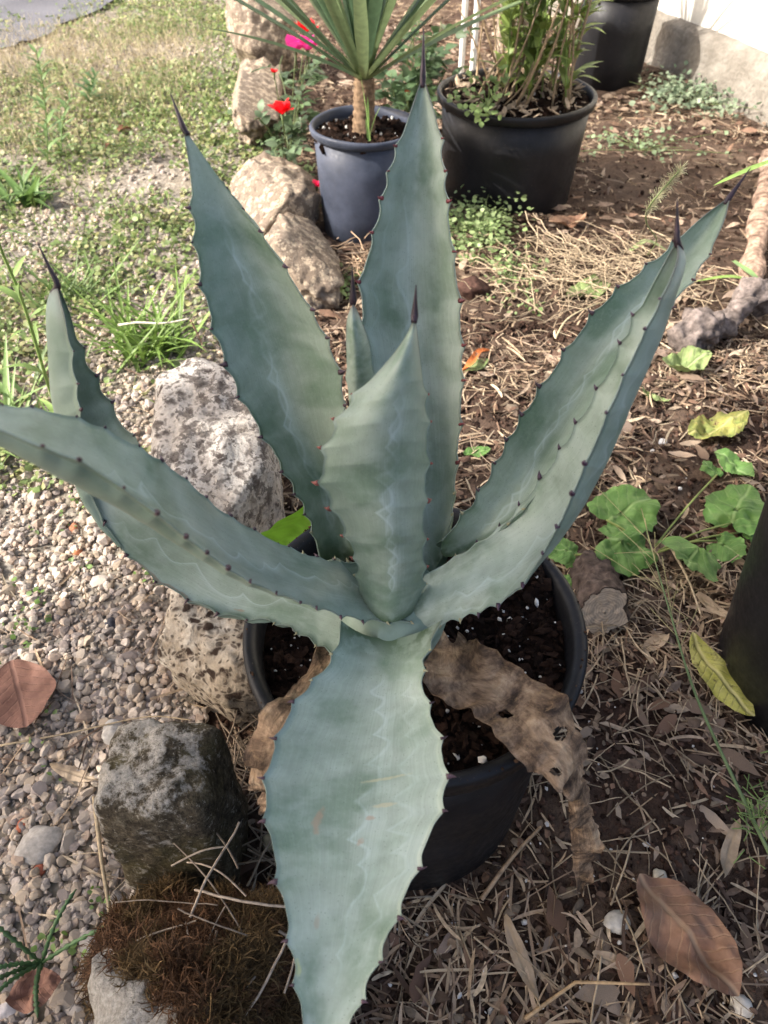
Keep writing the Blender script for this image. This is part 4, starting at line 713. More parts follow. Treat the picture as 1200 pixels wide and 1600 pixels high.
# straw strands lying on the gravel too, few
n = 420; y = g.uniform(0, 2.2, n); x = line_x(y)-.02-g.random(n)**1.4*.7; s = .03+.06*g.random(n); k = scatter(STR, np.stack([x, y, height(x, y)+.014], -1), g.random(n)*6.28, g.normal(size=n)*.08, g.normal(size=n)*.4, np.stack([s*.8, s, s], -1), dry_cols(n, g, 'straw')).build('straw_on_gravel', M['straw'], gravel); k['kind'] = 'stuff'
# clods and crumbs
x1, y1 = right_field(25000, -.3, 1.5, g); x2, y2 = right_field(6000, 1.4, 4.4, g); x, y = np.r_[x1, x2], np.r_[y1, y2]; n = len(x); s = .0015+.0055*g.random(n)**3+(y > 1.4)*.001; c = np.array([.085, .05, .036])*(.25+1.1*g.random((n, 1))**1.5)
k = scatter(CLODS, np.stack([x, y, height(x, y)+.001], -1), g.random(n)*6, g.random(n)*6, g.random(n)*6, s, c).build('soil_crumbs', M['clod'], ground, False); k['kind'] = 'stuff'
x1, y1 = right_field(8500, -.3, 1.4, g); x2, y2 = right_field(7000, 1.3, 4.2, g); x, y = np.r_[x1, x2], np.r_[y1, y2]; keep = g.random(len(x)) < (1-.7*bare(x, y)); x, y = x[keep], y[keep]; n = len(x); s = .003+.0075*g.random(n)**2.2
chc = np.array([(.24, .165, .115), (.33, .24, .165), (.15, .095, .065), (.09, .06, .045), (.28, .17, .11), (.4, .31, .22)]); c = chc[g.integers(0, 6, n)]*(.35+.7*g.random((n, 1)))
k = scatter(CLODS, np.stack([x, y, height(x, y)+.004+.006*g.random(n)], -1), g.random(n)*6.28, g.normal(size=n)*.35, g.normal(size=n)*.35, np.stack([s*(.25+.6*g.random(n)), s*(.6+1.6*g.random(n)), s*.2], -1), c).build('wood_chips', M['dryleaf'], ground, False); k['kind'] = 'stuff'
x, y = right_field(800, -.05, 1.2, g); w = np.exp(-((x-.2)**2+(y-.25)**2)/.25**2); keep = g.random(len(x)) < .12+w; x, y = x[keep], y[keep]; n = len(x); k = scatter(CLODS, np.stack([x, y, height(x, y)+.007], -1), g.random(n)*6, g.random(n)*6, g.random(n)*6, .0013+.0035*g.random(n)**3, np.array([.72, .7, .66])*(.6+.4*g.random((n, 1)))).build('spilled_perlite', M['perlite'], ground, False); k['kind'] = 'stuff'

# ------------------------------------------------------------------ notable fallen leaves
def vein_mat(name, a, b, vein, k=9.0, transl=.15, rough=.65, bs=.5, blotch=None):
    """leaf colour with midrib and side veins from the leaf's own UV (x across, y along)"""
    t = NT(name, rough, .35); uvn = t.n('UVMap'); sep = t.n('SeparateXYZ'); t.l(uvn.outputs[0], sep.inputs[0]); u, v = sep.outputs[0], sep.outputs[1]; o = t.coord('Object'); n1 = t.noise(o, 30, 5, .6); n2 = t.noise(o, 160, 4, .65)
    au = t.math('ABSOLUTE', u); w = t.math('FRACT', t.math('ADD', t.math('MULTIPLY', t.math('SUBTRACT', v, t.math('MULTIPLY', au, .7)), k), t.math('MULTIPLY', n1, 1.1)))
    side = t.ramp(t.math('ABSOLUTE', t.math('SUBTRACT', w, .5)), [(0, 1), (.05, .6), (.12, 0)]); mid = t.ramp(au, [(0, 1), (.014, .8), (.03, 0)]); vm = t.math('MAXIMUM', t.math('MULTIPLY', side, .45), mid)
    c = t.mix(t.ramp(n1, [(.35, 0), (.65, 1)]), a, b)
    if blotch: c = t.mix(t.ramp(t.noise(o, 70, 4, .6), [(.57, 0), (.66, .8)]), c, blotch)
    c = t.mix(.5, c, t.ramp(n2, [(.3, .75), (.7, 1.2)]), 'MULTIPLY'); c = t.mix(vm, c, vein); t.base(c); t.bump(t.math('ADD', t.math('MULTIPLY', vm, -.6), n1), bs, .004)
    tr = t.n('BsdfTranslucent'); t.l(c, tr.inputs[0]); mx = t.n('MixShader'); mx.inputs[0].default_value = transl; t.l(t.b.outputs[0], mx.inputs[1]); t.l(tr.outputs[0], mx.inputs[2]); t.l(mx.outputs[0], t.t.nodes['Material Output'].inputs[0]); return t.m
M['brown_leaf'] = vein_mat('brown_leaf', (.17, .085, .05), (.26, .145, .085), (.34, .22, .13), 11, .1, .55)
M['red_leaf'] = vein_mat('reddish_leaf', (.16, .075, .05), (.24, .12, .08), (.2, .1, .07), 9, .1, .7)
M['yellow_leaf'] = vein_mat('yellow_leaf', (.42, .40, .07), (.50, .47, .15), (.55, .5, .2), 12, .2, .6, 1.0, (.10, .08, .03))
M['lime_leaf'] = vein_mat('lime_leaf', (.17, .235, .075), (.24, .30, .12), (.29, .34, .16), 9, .2, .6, .8)
M['olive_leaf'] = vein_mat('olive_leaf', (.15, .2, .05), (.32, .30, .08), (.34, .32, .12), 9, .2, .6, .8, (.16, .11, .04))
M['vine_leaf'] = vein_mat('vine_leaf', (.085, .19, .04), (.14, .26, .065), (.22, .34, .12), 6, .25, .55, .6)
def flat_leaf(name, label, cat, px0, px1, wfrac, mat, curl=.06, crump=.05, lift=.008, seed=0, n=26, nc=15, peak=.45, serr=0.0, roll=0.0, twist=0.0, group=None):
    """a single fallen leaf from base pixel px0 to tip pixel px1 on the ground"""
    a, b = G(*px0), G(*px1); d = b-a; Ln = np.linalg.norm(d); s = np.linspace(0, 1, n); u = np.linspace(-1, 1, nc)
    hw = wfrac/2*np.maximum(0, np.sin(math.pi*s**(math.log(.5)/math.log(peak))))**.75+.006; hw = hw*(1+.06*fbm(np.stack([s*5, s*0+seed, s*0], -1), 2, seed)+serr*np.abs(np.sin(s*40)))
    X = hw[:, None]*u; Y = np.repeat(s[:, None], nc, 1); Z = .12*np.abs(X)+curl*4*(s-.5)[:, None]**2+roll*(X/(wfrac/2))**2+crump*fbm(np.stack([X*5, Y*4, X*0+seed], -1), 3, seed)+twist*(s[:, None]-.5)*u
    V = np.stack([X, Y, Z], -1).reshape(-1, 3)*Ln; uv = np.stack([X, Y], -1).reshape(-1, 2)
    yaw = math.atan2(-d[0], d[1]); V[:, 2] += -V[:, 2].min()
    o = obj(name, V, grid_faces(n, nc), M[mat], uv=uv, loc=(a[0], a[1], min(a[2], b[2])+lift)); o.rotation_euler = (0, 0, yaw); return tag(o, label, cat, group)
flat_leaf('fallen_leaf', 'big oval reddish-brown leaf lying at the lower right', 'leaf', (985, 1385), (1132, 1570), .60, 'brown_leaf', .07, .075, .030, 1, 44, 25, .48)
flat_leaf('fallen_leaf', 'yellow crumpled leaf with black specks beside the right edge pot', 'leaf', (1068, 1015), (1160, 1145), .40, 'yellow_leaf', .05, .05, .028, 2, 40, 17, .5)
flat_leaf('fallen_leaf', 'round dull red-brown leaf on the gravel at the left edge', 'leaf', (30, 1052), (55, 1155), .78, 'red_leaf', .04, .03, .030, 3, 30, 17, .5)
flat_leaf('fallen_leaf', 'torn rust-red leaf under the star-shaped seed head', 'leaf', (28, 1575), (112, 1542), .75, 'red_leaf', .1, .12, .028, 4, 26, 15, .5)
flat_leaf('fallen_leaf', 'curled pale lime leaf on the mulch near the weathered root', 'leaf', (1026, 592), (1102, 578), .5, 'lime_leaf', .12, .12, .012, 5, 34, 19, .5, roll=.08, serr=.08)
flat_leaf('fallen_leaf', 'flattened pale lime leaf on bare soil behind the right leaves', 'leaf', (884, 468), (950, 455), .5, 'lime_leaf', .1, .08, .012, 6, 26, 13, .5)
flat_leaf('fallen_leaf', 'yellow-green withering leaf above the green vine leaves', 'leaf', (1155, 672), (1068, 698), .6, 'olive_leaf', .1, .12, .012, 7, 34, 19, .5, serr=.1)
flat_leaf('fallen_leaf', 'drooping green leaf right of the yellow-green withering leaf', 'leaf', (1110, 720), (1172, 758), .5, 'vine_leaf', .1, .1, .012, 8, 26, 13, .5, serr=.12)
flat_leaf('fallen_leaf', 'small green leaf behind the pot right of the upright back leaf', 'leaf', (722, 716), (765, 712), .5, 'vine_leaf', .1, .08, .01, 9, 20, 11, .5)
flat_leaf('fallen_leaf', 'small lime leaf under the orange curl on the soil', 'leaf', (722, 588), (762, 570), .5, 'lime_leaf', .1, .08, .008, 10, 20, 11, .5)
flat_leaf('fallen_leaf', 'ragged pale green leaf scrap right of the tallest right leaf', 'leaf', (1000, 615), (1042, 640), .4, 'lime_leaf', .1, .15, .01, 11, 20, 11, .5, serr=.2)
flat_leaf('fallen_leaf', 'orange-brown leaf in the straw before the wide pot', 'leaf', (855, 358), (912, 354), .45, 'brown_leaf', .1, .08, .012, 12, 20, 11, .5)
flat_leaf('fallen_leaf', 'tan lance-shaped leaf pointing at the squared stone from the gravel', 'leaf', (88, 1200), (160, 1230), .24, 'dryplain', .04, .04, .014, 13, 24, 9, .5) if False else None
def tan_leaf(label, p0, p1, w, seed, lift=.012):
    o = flat_leaf('fallen_leaf', label, 'leaf', p0, p1, w, 'tan_leaf', .06, .05, lift, seed, 24, 9, .5, twist=.12); return o
M['tan_leaf'] = vein_mat('tan_leaf', (.30, .22, .145), (.42, .33, .23), (.34, .26, .17), 3, .15, .7)
tan_leaf('tan lance leaf on the gravel beside the squared stone', (85, 1205), (160, 1228), .22, 13)
tan_leaf('broad tan lance leaf standing out at the bottom middle', (785, 1440), (838, 1570), .20, 14, .016)
tan_leaf('pale tan lance leaf left of the big brown leaf', (920, 1495), (1005, 1520), .24, 15)
tan_leaf('grey-tan forked leaf right of the withered leaf', (1145, 1290), (1122, 1380), .22, 16)
tan_leaf('pale curled leaf below the sawn log', (1000, 1025), (1040, 1000), .4, 17)
tan_leaf('wide buff leaf flake right of the log', (1085, 935), (1140, 985), .3, 18)
# orange curl
P = spline(np.array([G(722, 582, .006), G(735, 570, .02), G(748, 552, .018), G(765, 548, .008)]), 14); V, F = blade(P, np.interp(np.linspace(0, 1, 14), [0, .3, .8, 1], [.004, .008, .007, .003]), fold=.9); tag(obj('orange_curl', V, F, M['dryleaf'], col=np.array([.55, .17, .05])), 'curled orange dry leaf on the soil right of the upright back leaf', 'leaf')
# vine leaves with stalks
def vine_outline(seed, lob=.18, ser=.035):
    def f(th):
        t_ = np.abs((th+math.pi) % (2*math.pi)-math.pi); r = .78+.30*np.cos(t_*.5)**4-.50*np.exp(-((t_-math.pi)/.33)**2)+lob*.5*np.cos(3*t_)**2
        return r*(1+ser*np.sin(17*th+seed)+.04*np.sin(5*th+seed*2))*.62
    return f
vine = empty('vine_seedling', G(1010, 870)); tag(vine, 'low vine with broad toothed green leaves behind the sawn log', 'vine'); vo = np.array(vine.location)
for k, (px, py, hz, sz, yaw, tx, ty) in enumerate([(968, 800, .045, .095, -1.1, .25, .1), (968, 850, .035, .085, -1.9, -.1, .15), (885, 862, .03, .05, 1.2, .2, 0), (1085, 862, .05, .088, 2.6, .5, -.3), (1150, 800, .045, .095, -.6, .2, -.2), (1130, 850, .03, .05, -2.6, .3, .35), (1175, 830, .03, .05, -1.5, .1, -.2), (1115, 735, .02, .035, .4, .2, .2), (895, 905, .02, .03, 2.9, .2, 0)]):
    V, F, uv = polar_leaf(vine_outline(k), 8, 68, -.25, .12, k); p = G(px, py, hz); l_ = obj('leaf', place(V, p-vo, yaw, tx, ty, sz), F, M['vine_leaf'], vine, uv=uv*.8)
    r = place(np.array([[0, -.28, .0]]), p-vo, yaw, tx, ty, sz)[0]; Pq = spline(np.array([r, r*.55+np.array([0, 0, .012]), [0, 0, .0]]), 9); V, F = tube(Pq, .0017, 6); obj('leaf_stalk', V, F, M['green'], l_, col=np.array([.28, .34, .10]))
# bright green leaf at the back of the agave pot
wl = empty('broad_weed', (-.12, .64, .0)); tag(wl, 'bright green crinkled leaf poking up behind the agave pot rim', 'weed'); p0 = aty(430, 862, .62); p1 = aty(478, 800, .60); V, F = leaf_shape(.5, 22, .5, .1, .5, 0, .1, 3, .05, 9); V = dirleaf(V, p0-np.array(wl.location), p1-p0, (.3, -.8, .6), np.linalg.norm(p1-p0)*1.25); obj('leaf', V, F, M['green'], wl, col=np.array([.16, .34, .03])); q = p0-np.array(wl.location); V, F = tube(np.stack([q*s_ for s_ in np.linspace(0, 1.02, 6)]), .002, 6); obj('stem', V, F, M['green'], wl, col=np.array([.2, .3, .08]))

# ------------------------------------------------------------------ wood
def log(name, label, p, d, L, r, seed, col, cut=True, taper=.9, knob=.22, kf=1.0):
    e = empty(name, p); tag(e, label, 'wood'); d = unit(np.asarray(d, float)); n, sg = 40, 48; s = np.linspace(0, L, n); V, F = tube(d*s[:, None], np.interp(s, [0, L], [r, r*taper]), sg, not cut)
    ax = (V @ d)[:, None]*d; rad = unit(V-ax); w = 1-np.clip((V @ d)/.006, 0, 1)*0; V = V+rad*(r*knob*fbm(V*np.array([55, 55, 55])*kf+seed, 4, seed)+r*.10*np.abs(fbm(V*120+seed, 2, seed+3)))[:, None]
    obj('bark', V, F, M['bark'], e, col=np.array(col)*(.6+.8*np.clip(.5+.6*fbm(V*70+seed, 3, seed+9), 0, 1))[:, None])
    if cut:
        nr, nt = 10, sg; c0 = V[:sg].mean(0); ring = V[:sg]-c0; rr = np.linspace(.02, .97, nr)[:, None, None]; Q = c0+ring[None]*rr-d*.0005; Q = Q+d*(.0012*fbm(Q*150, 2, 5))[..., None]; V2 = np.vstack([Q.reshape(-1, 3), c0]); i = np.arange(nt)
        obj('cut_face', V2, [grid_faces(nr, nt, True)[:, ::-1], np.stack([np.full(nt, nr*nt), (i+1) % nt, i], -1)], M['sawn'], e, uv=None)
    return e
t = NT('sawn_wood', .9, .15); v = t.coord('Object'); wv = t.n('TexWave', wave_type='RINGS', rings_direction='SPHERICAL'); wv.inputs['Scale'].default_value = 75; wv.inputs['Distortion'].default_value = 9; wv.inputs['Detail'].default_value = 3; t.l(v, wv.inputs[0]); n = t.noise(v, 90, 5, .7)
t.base(t.mix(.55, t.ramp(wv.outputs['Fac'], [(.1, (.31, .25, .19)), (.9, (.40, .33, .25))]), t.ramp(n, [(.3, .45), (.7, 1.3)]), 'MULTIPLY')); t.bump(n, .5, .003); M['sawn'] = t.m
p = atz(945, 955, .045); log('sawn_log', 'short sawn log with rough bark beside the agave pot', p, (.06, .85, -.34), .12, .036, 3, (.085, .065, .055))
p = G(1060, 560); q = G(1180, 480, .03); log('weathered_root', 'grey weathered broken root on the right mulch', (p[0], p[1], .03), q-p, .30, .036, 7, (.17, .14, .125), False, .6, .75, .45)
p = G(1168, 450); q = G(1190, 300, .03); log('branch', 'reddish peeling branch beyond the weathered root', (p[0], p[1], .03), q-p, .75, .026, 11, (.33, .23, .17), False, .9, .35, .3)
lump('bark_chunk', 'dark brown bark chunk right of the upright back leaf', 'wood', 735, 460, .038, (.08, .045, .035), 31, 'bark', .75, 3, None, .35)
lump('soil_lump', 'red-brown soil lump among the vine leaves', 'soil lump', 1135, 838, .022, (.16, .085, .06), 32, 'clod', .6, 3, None, .3)
# long straws
def long_straw(label, pts, r=.0016, col=(.42, .33, .21)):
    P = spline(np.array(pts), 24); V, F = tube(P, np.linspace(r, r*.6, 24), 6); return tag(obj('long_straw', V, F, M['straw'], col=np.array(col)), label, 'straw')
long_straw('long upright straw lying across gravel left of the squared stone', [G(147, 1245, .018), G(158, 1340, .02), G(172, 1440, .02), G(170, 1560, .015)], .0028)
long_straw('long thin straw crossing the gravel towards the agave pot', [G(0, 1165, .015), G(110, 1145, .02), G(230, 1120, .022), G(300, 1125, .03)])
long_straw('bleached straw stuck in the green grass tuft', [G(185, 508, .05), G(215, 504, .066), G(255, 505, .072), G(296, 498, .085)], .0028, (.62, .56, .46))
long_straw('bent stalk reaching down from the bleached straw', [G(298, 500, .083), G(310, 525, .04), G(322, 552, .012)], .0022, (.40, .25, .18))
long_straw('pale arching straw on bare soil behind the right leaves', [G(868, 528, .012), G(885, 500, .03), G(915, 482, .03), G(955, 468, .014)], .0025, (.50, .42, .26))
long_straw('kinked orange straw near the bottom edge', [G(820, 1592, .015), G(895, 1538, .022), G(905, 1535, .022), G(1015, 1538, .016)], .0022, (.48, .33, .18))
long_straw('thick straw slanting right of the agave pot base', [G(752, 1405, .015), G(800, 1340, .03), G(845, 1292, .03)], .003, (.38, .27, .17))
long_straw('straw lying above the vine leaves', [G(1045, 850, .03), G(1075, 905, .035), G(1095, 960, .03)], .0025, (.5, .4, .27))
# ------------------------------------------------------------------ moss and straw on the mossy stone
g = np.random.default_rng(77)
stones = [o for o in bpy.data.objects if o.name.startswith('edging_stone')]
ms = [o for o in stones if 'mossy' in o['label']][0]
mv = np.array([v.co[:] for v in ms.data.vertices])+np.array(ms.location); nrm = unit(np.array([v.normal[:] for v in ms.data.vertices]))
ok = (nrm[:, 2] > -.1) & (mv[:, 2] > .04) & ((mv[:, 0] > -.165+.05*fbm(mv*20, 2, 3)) | (mv[:, 1] > .175+.04*fbm(mv*25, 2, 6))); idx = np.where(ok)[0]
MOSS = []
for k in range(6): s = np.linspace(0, 1, 4)[:, None]; MOSS.append(blade(np.concatenate([.35*np.sin(s*2+k), s*.25, s*.9], 1), np.array([.035, .035, .025, .005]), up=(0, -1, 0), fold=.3))
n = 42000; k = g.choice(idx, n); p = mv[k]+g.normal(size=(n, 3))*.003-nrm[k]*.002
tone = fbm(p*28, 2, 5)[:, None]; c = np.where(tone > .15, np.array([.19, .12, .05]), np.array([.185, .095, .045]))*(.3+.9*g.random((n, 1)))
yaw = np.arctan2(nrm[k][:, 1], nrm[k][:, 0])+g.normal(size=n)*1.4-1.57; tilt = -np.arccos(np.clip(nrm[k][:, 2], -1, 1))*.8+g.normal(size=n)*.5
fc = np.array([p_.vertices[:] for p_ in ms.data.polygons]); fc = fc[ok[fc].all(1)]; used = np.unique(fc); rem = -np.ones(len(mv), int); rem[used] = np.arange(len(used))
bv = mv[used]+nrm[used]*(.002+.012*np.clip(.4+1.2*fbm(mv[used]*45, 4, 8), -.05, 2))[:, None]; p = p+nrm[k]*(.002+.012*np.clip(.4+1.2*fbm(mv[k]*45, 4, 8), -.05, 2))[:, None]
mo = scatter(MOSS, p, yaw, tilt, g.normal(size=n)*.5, .006+.015*g.random(n)**1.5, c); mo.add(bv, rem[fc], (.085, .048, .022)); mo = mo.build('moss', M['straw']); tag(mo, 'rusty brown moss cushion on the bottom edging stone', 'moss', kind='stuff')
def tangle(label, c, r, n, seed, hz=.02, thin=.0007, col=(.36, .29, .21), Ls=(.05, .12)):
    g = np.random.default_rng(seed); mb = MB()
    for k in range(n):
        p = np.array([c[0]+g.normal()*r[0], c[1]+g.normal()*r[1], 0]); a = g.random()*6.28; L = g.uniform(*Ls); s = np.linspace(-.5, .5, 10)[:, None]; b = g.normal()*.13
        P = np.concatenate([p[0]+L*(s*math.cos(a)-b*(s*2)**2*math.sin(a)*.3), p[1]+L*(s*math.sin(a)+b*(s*2)**2*math.cos(a)*.3), np.zeros_like(s)], 1); P[:, 2] = height(P[:, 0], P[:, 1])+hz*g.random()+.006*np.cos(s[:, 0]*3)*g.random()+s[:, 0]*L*.12*g.normal()+(c[2] if len(c) > 2 else 0)
        V, F = tube(P, thin*(.6+g.random()), 4, False); mb.add(V, F, gcol(col, .4))
    return tag(mb.build('straw_tangle', M['straw']), label, 'straw', kind='stuff')
tangle('thin straw tangled between the mossy stone and the pot', (-.10, .24), (.035, .11), 130, 3, .05, .0009)
tangle('wiry dry grass heaped between the lichened and squared stones', (-.15, .43), (.05, .025), 70, 4, .06, .0008, (.34, .26, .18))
tangle('wiry straw matted over the moss', (-.16, .17, .15), (.05, .06), 26, 5, .03, .0009, (.40, .32, .24))
tangle('pale dry grass heaped behind the right agave leaves', (.50, 1.70), (.14, .10), 260, 6, .05, .0011, (.42, .33, .22), (.08, .22))
tangle('dry grass tufts at the foot of the yucca pot', (-.06, 1.72), (.07, .05), 70, 7, .06, .001, (.40, .28, .18), (.06, .14))
tangle('fine straw strewn across the lower right soil', (.30, .30), (.18, .13), 150, 8, .02, .0008, (.42, .33, .22))
tangle('fine straw strewn round the log and yellow leaf', (.38, .62), (.10, .10), 130, 9, .025, .0008, (.42, .33, .22))
# ------------------------------------------------------------------ weeds and grass
def tuft(label, c, n, L, spread, col, seed, w=.0035, name='grass_tuft', bend=.35):
    g = np.random.default_rng(seed); e = empty(name, c); tag(e, label, 'grass')
    for k in range(n):
        a = g.random()*6.28; o = np.array([g.normal()*spread*.45, g.normal()*spread*.45, 0]); l_ = L*(.5+.7*g.random()); out = l_*(.35+.7*g.random()); s = np.linspace(0, 1, 7)[:, None]
        P = o+np.concatenate([math.cos(a)*out*s, math.sin(a)*out*s, l_*.75*s-bend*l_*s**2*1.4*g.random()], 1); P[:, 2] = np.maximum(P[:, 2], .002); V, F = blade(P, np.interp(s[:, 0], [0, .35, 1], [w*.8, w, w*.08])*(.6+.7*g.random()), fold=.35); obj('blade', V, F, M['green'], e, col=gcol(col, .35))
    return e
p = G(235, 540); tuft('bright green grass tuft beside the large speckled stone', p, 150, .17, .11, (.17, .27, .055), 1, .0042)
p = G(120, 470); tuft('thin grass clump left of the bright green tuft', p, 60, .14, .09, (.14, .22, .06), 2, .003)
p = G(40, 690); tuft('loose grass clump behind the left leaf tip', p, 60, .13, .10, (.19, .28, .08), 3, .0035)
p = G(45, 320); tuft('low leafy rosette weed at the left edge', p, 34, .16, .05, (.13, .22, .06), 4, .010, 'rosette_weed', .5)
p = G(20, 640); tuft('broad bladed grass clump at the far left below the tall weed', p, 24, .16, .08, (.2, .3, .1), 5, .006)
def leafy_weed(label, pts, n, lsz, col, seed, name='tall_weed', r=.0022, shape=None, up=.5):
    g = np.random.default_rng(seed); P = spline(np.array(pts), 20); e = empty(name, P[0]); tag(e, label, 'weed'); V, F = tube(P-P[0], np.linspace(r, r*.5, 20), 6); obj('stem', V, F, M['green'], e, col=gcol(col)); sh = shape or LN
    for k in range(n):
        i = int(1+18*(k+.5)/n); a = k*2.4; V, F = sh[k % len(sh)]; obj('leaf', dirleaf(V*[1.3, 1, 1], P[i]-P[0], [math.cos(a), math.sin(a), up], s=lsz*(1.1-.5*k/n)*(.7+.5*g.random())), F, M['green'], e, col=gcol(col, .3))
    return e
b = G(105, 690); leafy_weed('tall pale green weed leaning at the left edge', [b, aty(75, 600, b[1]-.02), aty(35, 470, b[1]-.05), aty(0, 385, b[1]-.07), aty(-15, 330, b[1]-.08)], 16, .075, (.24, .35, .10), 2, r=.0035)
b = G(75, 260); leafy_weed('feathery tall weed near the dry grass at upper left', [b, aty(72, 180, b[1]), aty(65, 120, b[1]-.03), aty(55, 75, b[1]-.04)], 36, .075, (.15, .23, .08), 3, shape=LN)
b = G(95, 245); leafy_weed('second feathery weed right of the tall feathery one', [b, aty(98, 190, b[1]), aty(110, 150, b[1]-.03)], 20, .06, (.16, .25, .09), 4)
b = G(140, 165); leafy_weed('dark green bushy weed at the edge of the dry grass', [b, aty(142, 140, b[1]), aty(150, 115, b[1]-.03)], 30, .07, (.11, .19, .07), 5)
# goosegrass star
gg = empty('star_seed_head', G(65, 1505, .05)); tag(gg, 'green star-shaped grass seed head at the bottom left', 'grass'); go = np.array(gg.location); c0 = go
for k, (px, py) in enumerate([(120, 1390), (205, 1435), (60, 1590), (-30, 1550), (-20, 1570), (-30, 1425), (-20, 1520)]):
    e_ = atz(px, py, .075)-c0; s = np.linspace(0, 1, 26)[:, None]; P = e_*s+np.array([0, 0, .012])*np.sin(s*3); V, F = tube(P, (.0022+.0011*np.sin(np.arange(26)*2.6))*np.interp(s[:, 0], [0, .1, .9, 1], [.6, 1, 1, .3]), 6); obj('spike', V, F, M['green'], gg, col=gcol((.10, .19, .07)))
V, F = tube(np.array([[0, 0, 0], [-.01, .005, -.025], [-.02, .01, -.06]]), .0016, 6); obj('stem', V, F, M['green'], gg, col=gcol((.14, .2, .08)))
# thin grass with seed spray on the right
fx = empty('seed_grass', G(1190, 1320)); tag(fx, 'thin green seed grass leaning in from the right edge', 'grass'); fo = np.array(fx.location); P0 = spline(np.array([atz(1215, 1360, .02), atz(1150, 1225, .07), atz(1085, 1080, .10), atz(1045, 950, .12), atz(1010, 830, .15)]), 30); V, F = tube(P0-fo, np.linspace(.0028, .0008, 30), 6); obj('stem', V, F, M['green'], fx, col=np.array([.17, .24, .10])); g = np.random.default_rng(4); mb = MB()
for k in range(22):
    i = 18+g.integers(11); d = unit(P0[min(29, i+1)]-P0[i])*.7+g.normal(size=3)*.5; s = np.linspace(0, 1, 6)[:, None]; V, F = tube(P0[i]-fo+d*s*(.03+.05*g.random()), .0006, 4); mb.add(V, F, gcol((.36, .33, .16)))
for k in range(60):
    d = g.normal(size=3)*[1, 1, .5]; p = atz(1185+g.normal()*16, 1260+g.normal()*28, .06)-fo; s = np.linspace(0, 1, 5)[:, None]; V, F = tube(p+unit(d)*s*.02, .0007, 4); mb.add(V, F, gcol((.22, .32, .10)))
k = mb.build('seed_spray', M['green'], fx); k['kind'] = 'stuff'
# bristly head behind the right leaf tip and green blades
bh = empty('foxtail', G(1010, 400)); tag(bh, 'pale bristly foxtail head behind the right leaf tip', 'grass'); fo = np.array(bh.location); A0, B0 = aty(1010, 330, 1.0), aty(1065, 262, 1.0); mb = MB()
for k in range(300): s0 = g.random(); p = A0*(1-s0)+B0*s0; d = unit(unit(B0-A0)*.7+g.normal(size=3)*.8); V, F = tube(p-fo+d*np.array([[0], [.5], [1]])*(.008+.006*g.random()), .00028, 3, False); mb.add(V, F, gcol((.60, .58, .36)))
k = mb.build('bristles', M['green'], bh); k['kind'] = 'stuff'; P = spline(np.array([[0, 0, 0], (A0-fo)*.5+[.02, 0, 0], A0-fo, B0-fo]), 20); V, F = tube(P, .0012, 5); obj('stem', V, F, M['green'], bh, col=np.array([.24, .3, .12]))
def single_blade(label, pts, w, col=(.22, .34, .08)):
    P = spline(np.array(pts), 16); V, F = blade(P, np.interp(np.linspace(0, 1, 16), [0, .4, .85, 1], [w*.6, w, w*.6, w*.06]), fold=.35); return tag(obj('wild_grass', V, F, M['green'], col=np.array(col)), label, 'grass')
single_blade('green blade arching past the right leaf tip', [aty(1215, 248, 1.25), aty(1165, 268, 1.22), aty(1115, 290, 1.2)], .006)
single_blade('green blade lying level right of the tall right leaf', [G(1185, 442, .03), G(1140, 433, .05), G(1085, 440, .03)], .007)
single_blade('short green blade pointing down at the right edge', [G(1145, 408, .06), G(1175, 430, .05), G(1205, 455, .03)], .010, (.2, .32, .12))
single_blade('limp pale blades in straw behind the right leaves', [G(985, 392, .02), G(1012, 378, .035), G(1050, 398, .012)], .010, (.30, .36, .16))
# ground cover of tiny leaves
def cover(name, label, x, y, hmax, sz, cols, seed, per=5, parent=None, shapes=None):
    g = np.random.default_rng(seed); n = len(x); cols = np.asarray(cols); V = shapes or RD
    k = np.repeat(np.arange(n), per); m = len(k); a = g.random(m)*6.28; hh = height(x, y)[k]+.006+hmax*g.random(m); pos = np.stack([x[k]+g.normal(size=m)*sz*1.1, y[k]+g.normal(size=m)*sz*1.1, hh], -1)
    c = cols[g.integers(0, len(cols), n)][k]*(.65+.6*g.random((m, 1))); o = scatter(V, pos, a, g.normal(size=m)*.5, g.normal(size=m)*.4, sz*(.6+.7*g.random(m)), c).build(name, M['green'], parent); return tag(o, label, 'ground cover' if parent is None else None, kind='stuff')
g = np.random.default_rng(91)
n = 12000; y = g.uniform(.95, 4.6, n); x = line_x(y)-.03-g.random(n)*np.interp(y, [1, 4.6], [1.0, 2.0]); d = fbm(P2(x, y, 2.2), 3, 71)+.35*np.clip((y-.95)/.6, 0, 1)-.25*np.clip((-x-1.1), 0, 1)*2; keep = g.random(n) < np.clip(.1+d*1.1, 0.02, 1); cover('clover_carpet', 'low clover and weeds spreading over the sunny gravel', x[keep], y[keep], .022, .014, [(.19, .26, .08), (.27, .32, .12), (.15, .21, .07), (.34, .33, .15)], 1)
n = 700; y = g.uniform(.15, 1.2, n); x = line_x(y)-.05-g.random(n)*.55; keep = fbm(P2(x, y, 9.), 2, 75) > .5; cover('gravel_seedlings', 'tiny green seedlings sprouting in the near gravel', x[keep], y[keep], .02, .008, [(.14, .23, .05), (.17, .26, .08)], 2, 3)
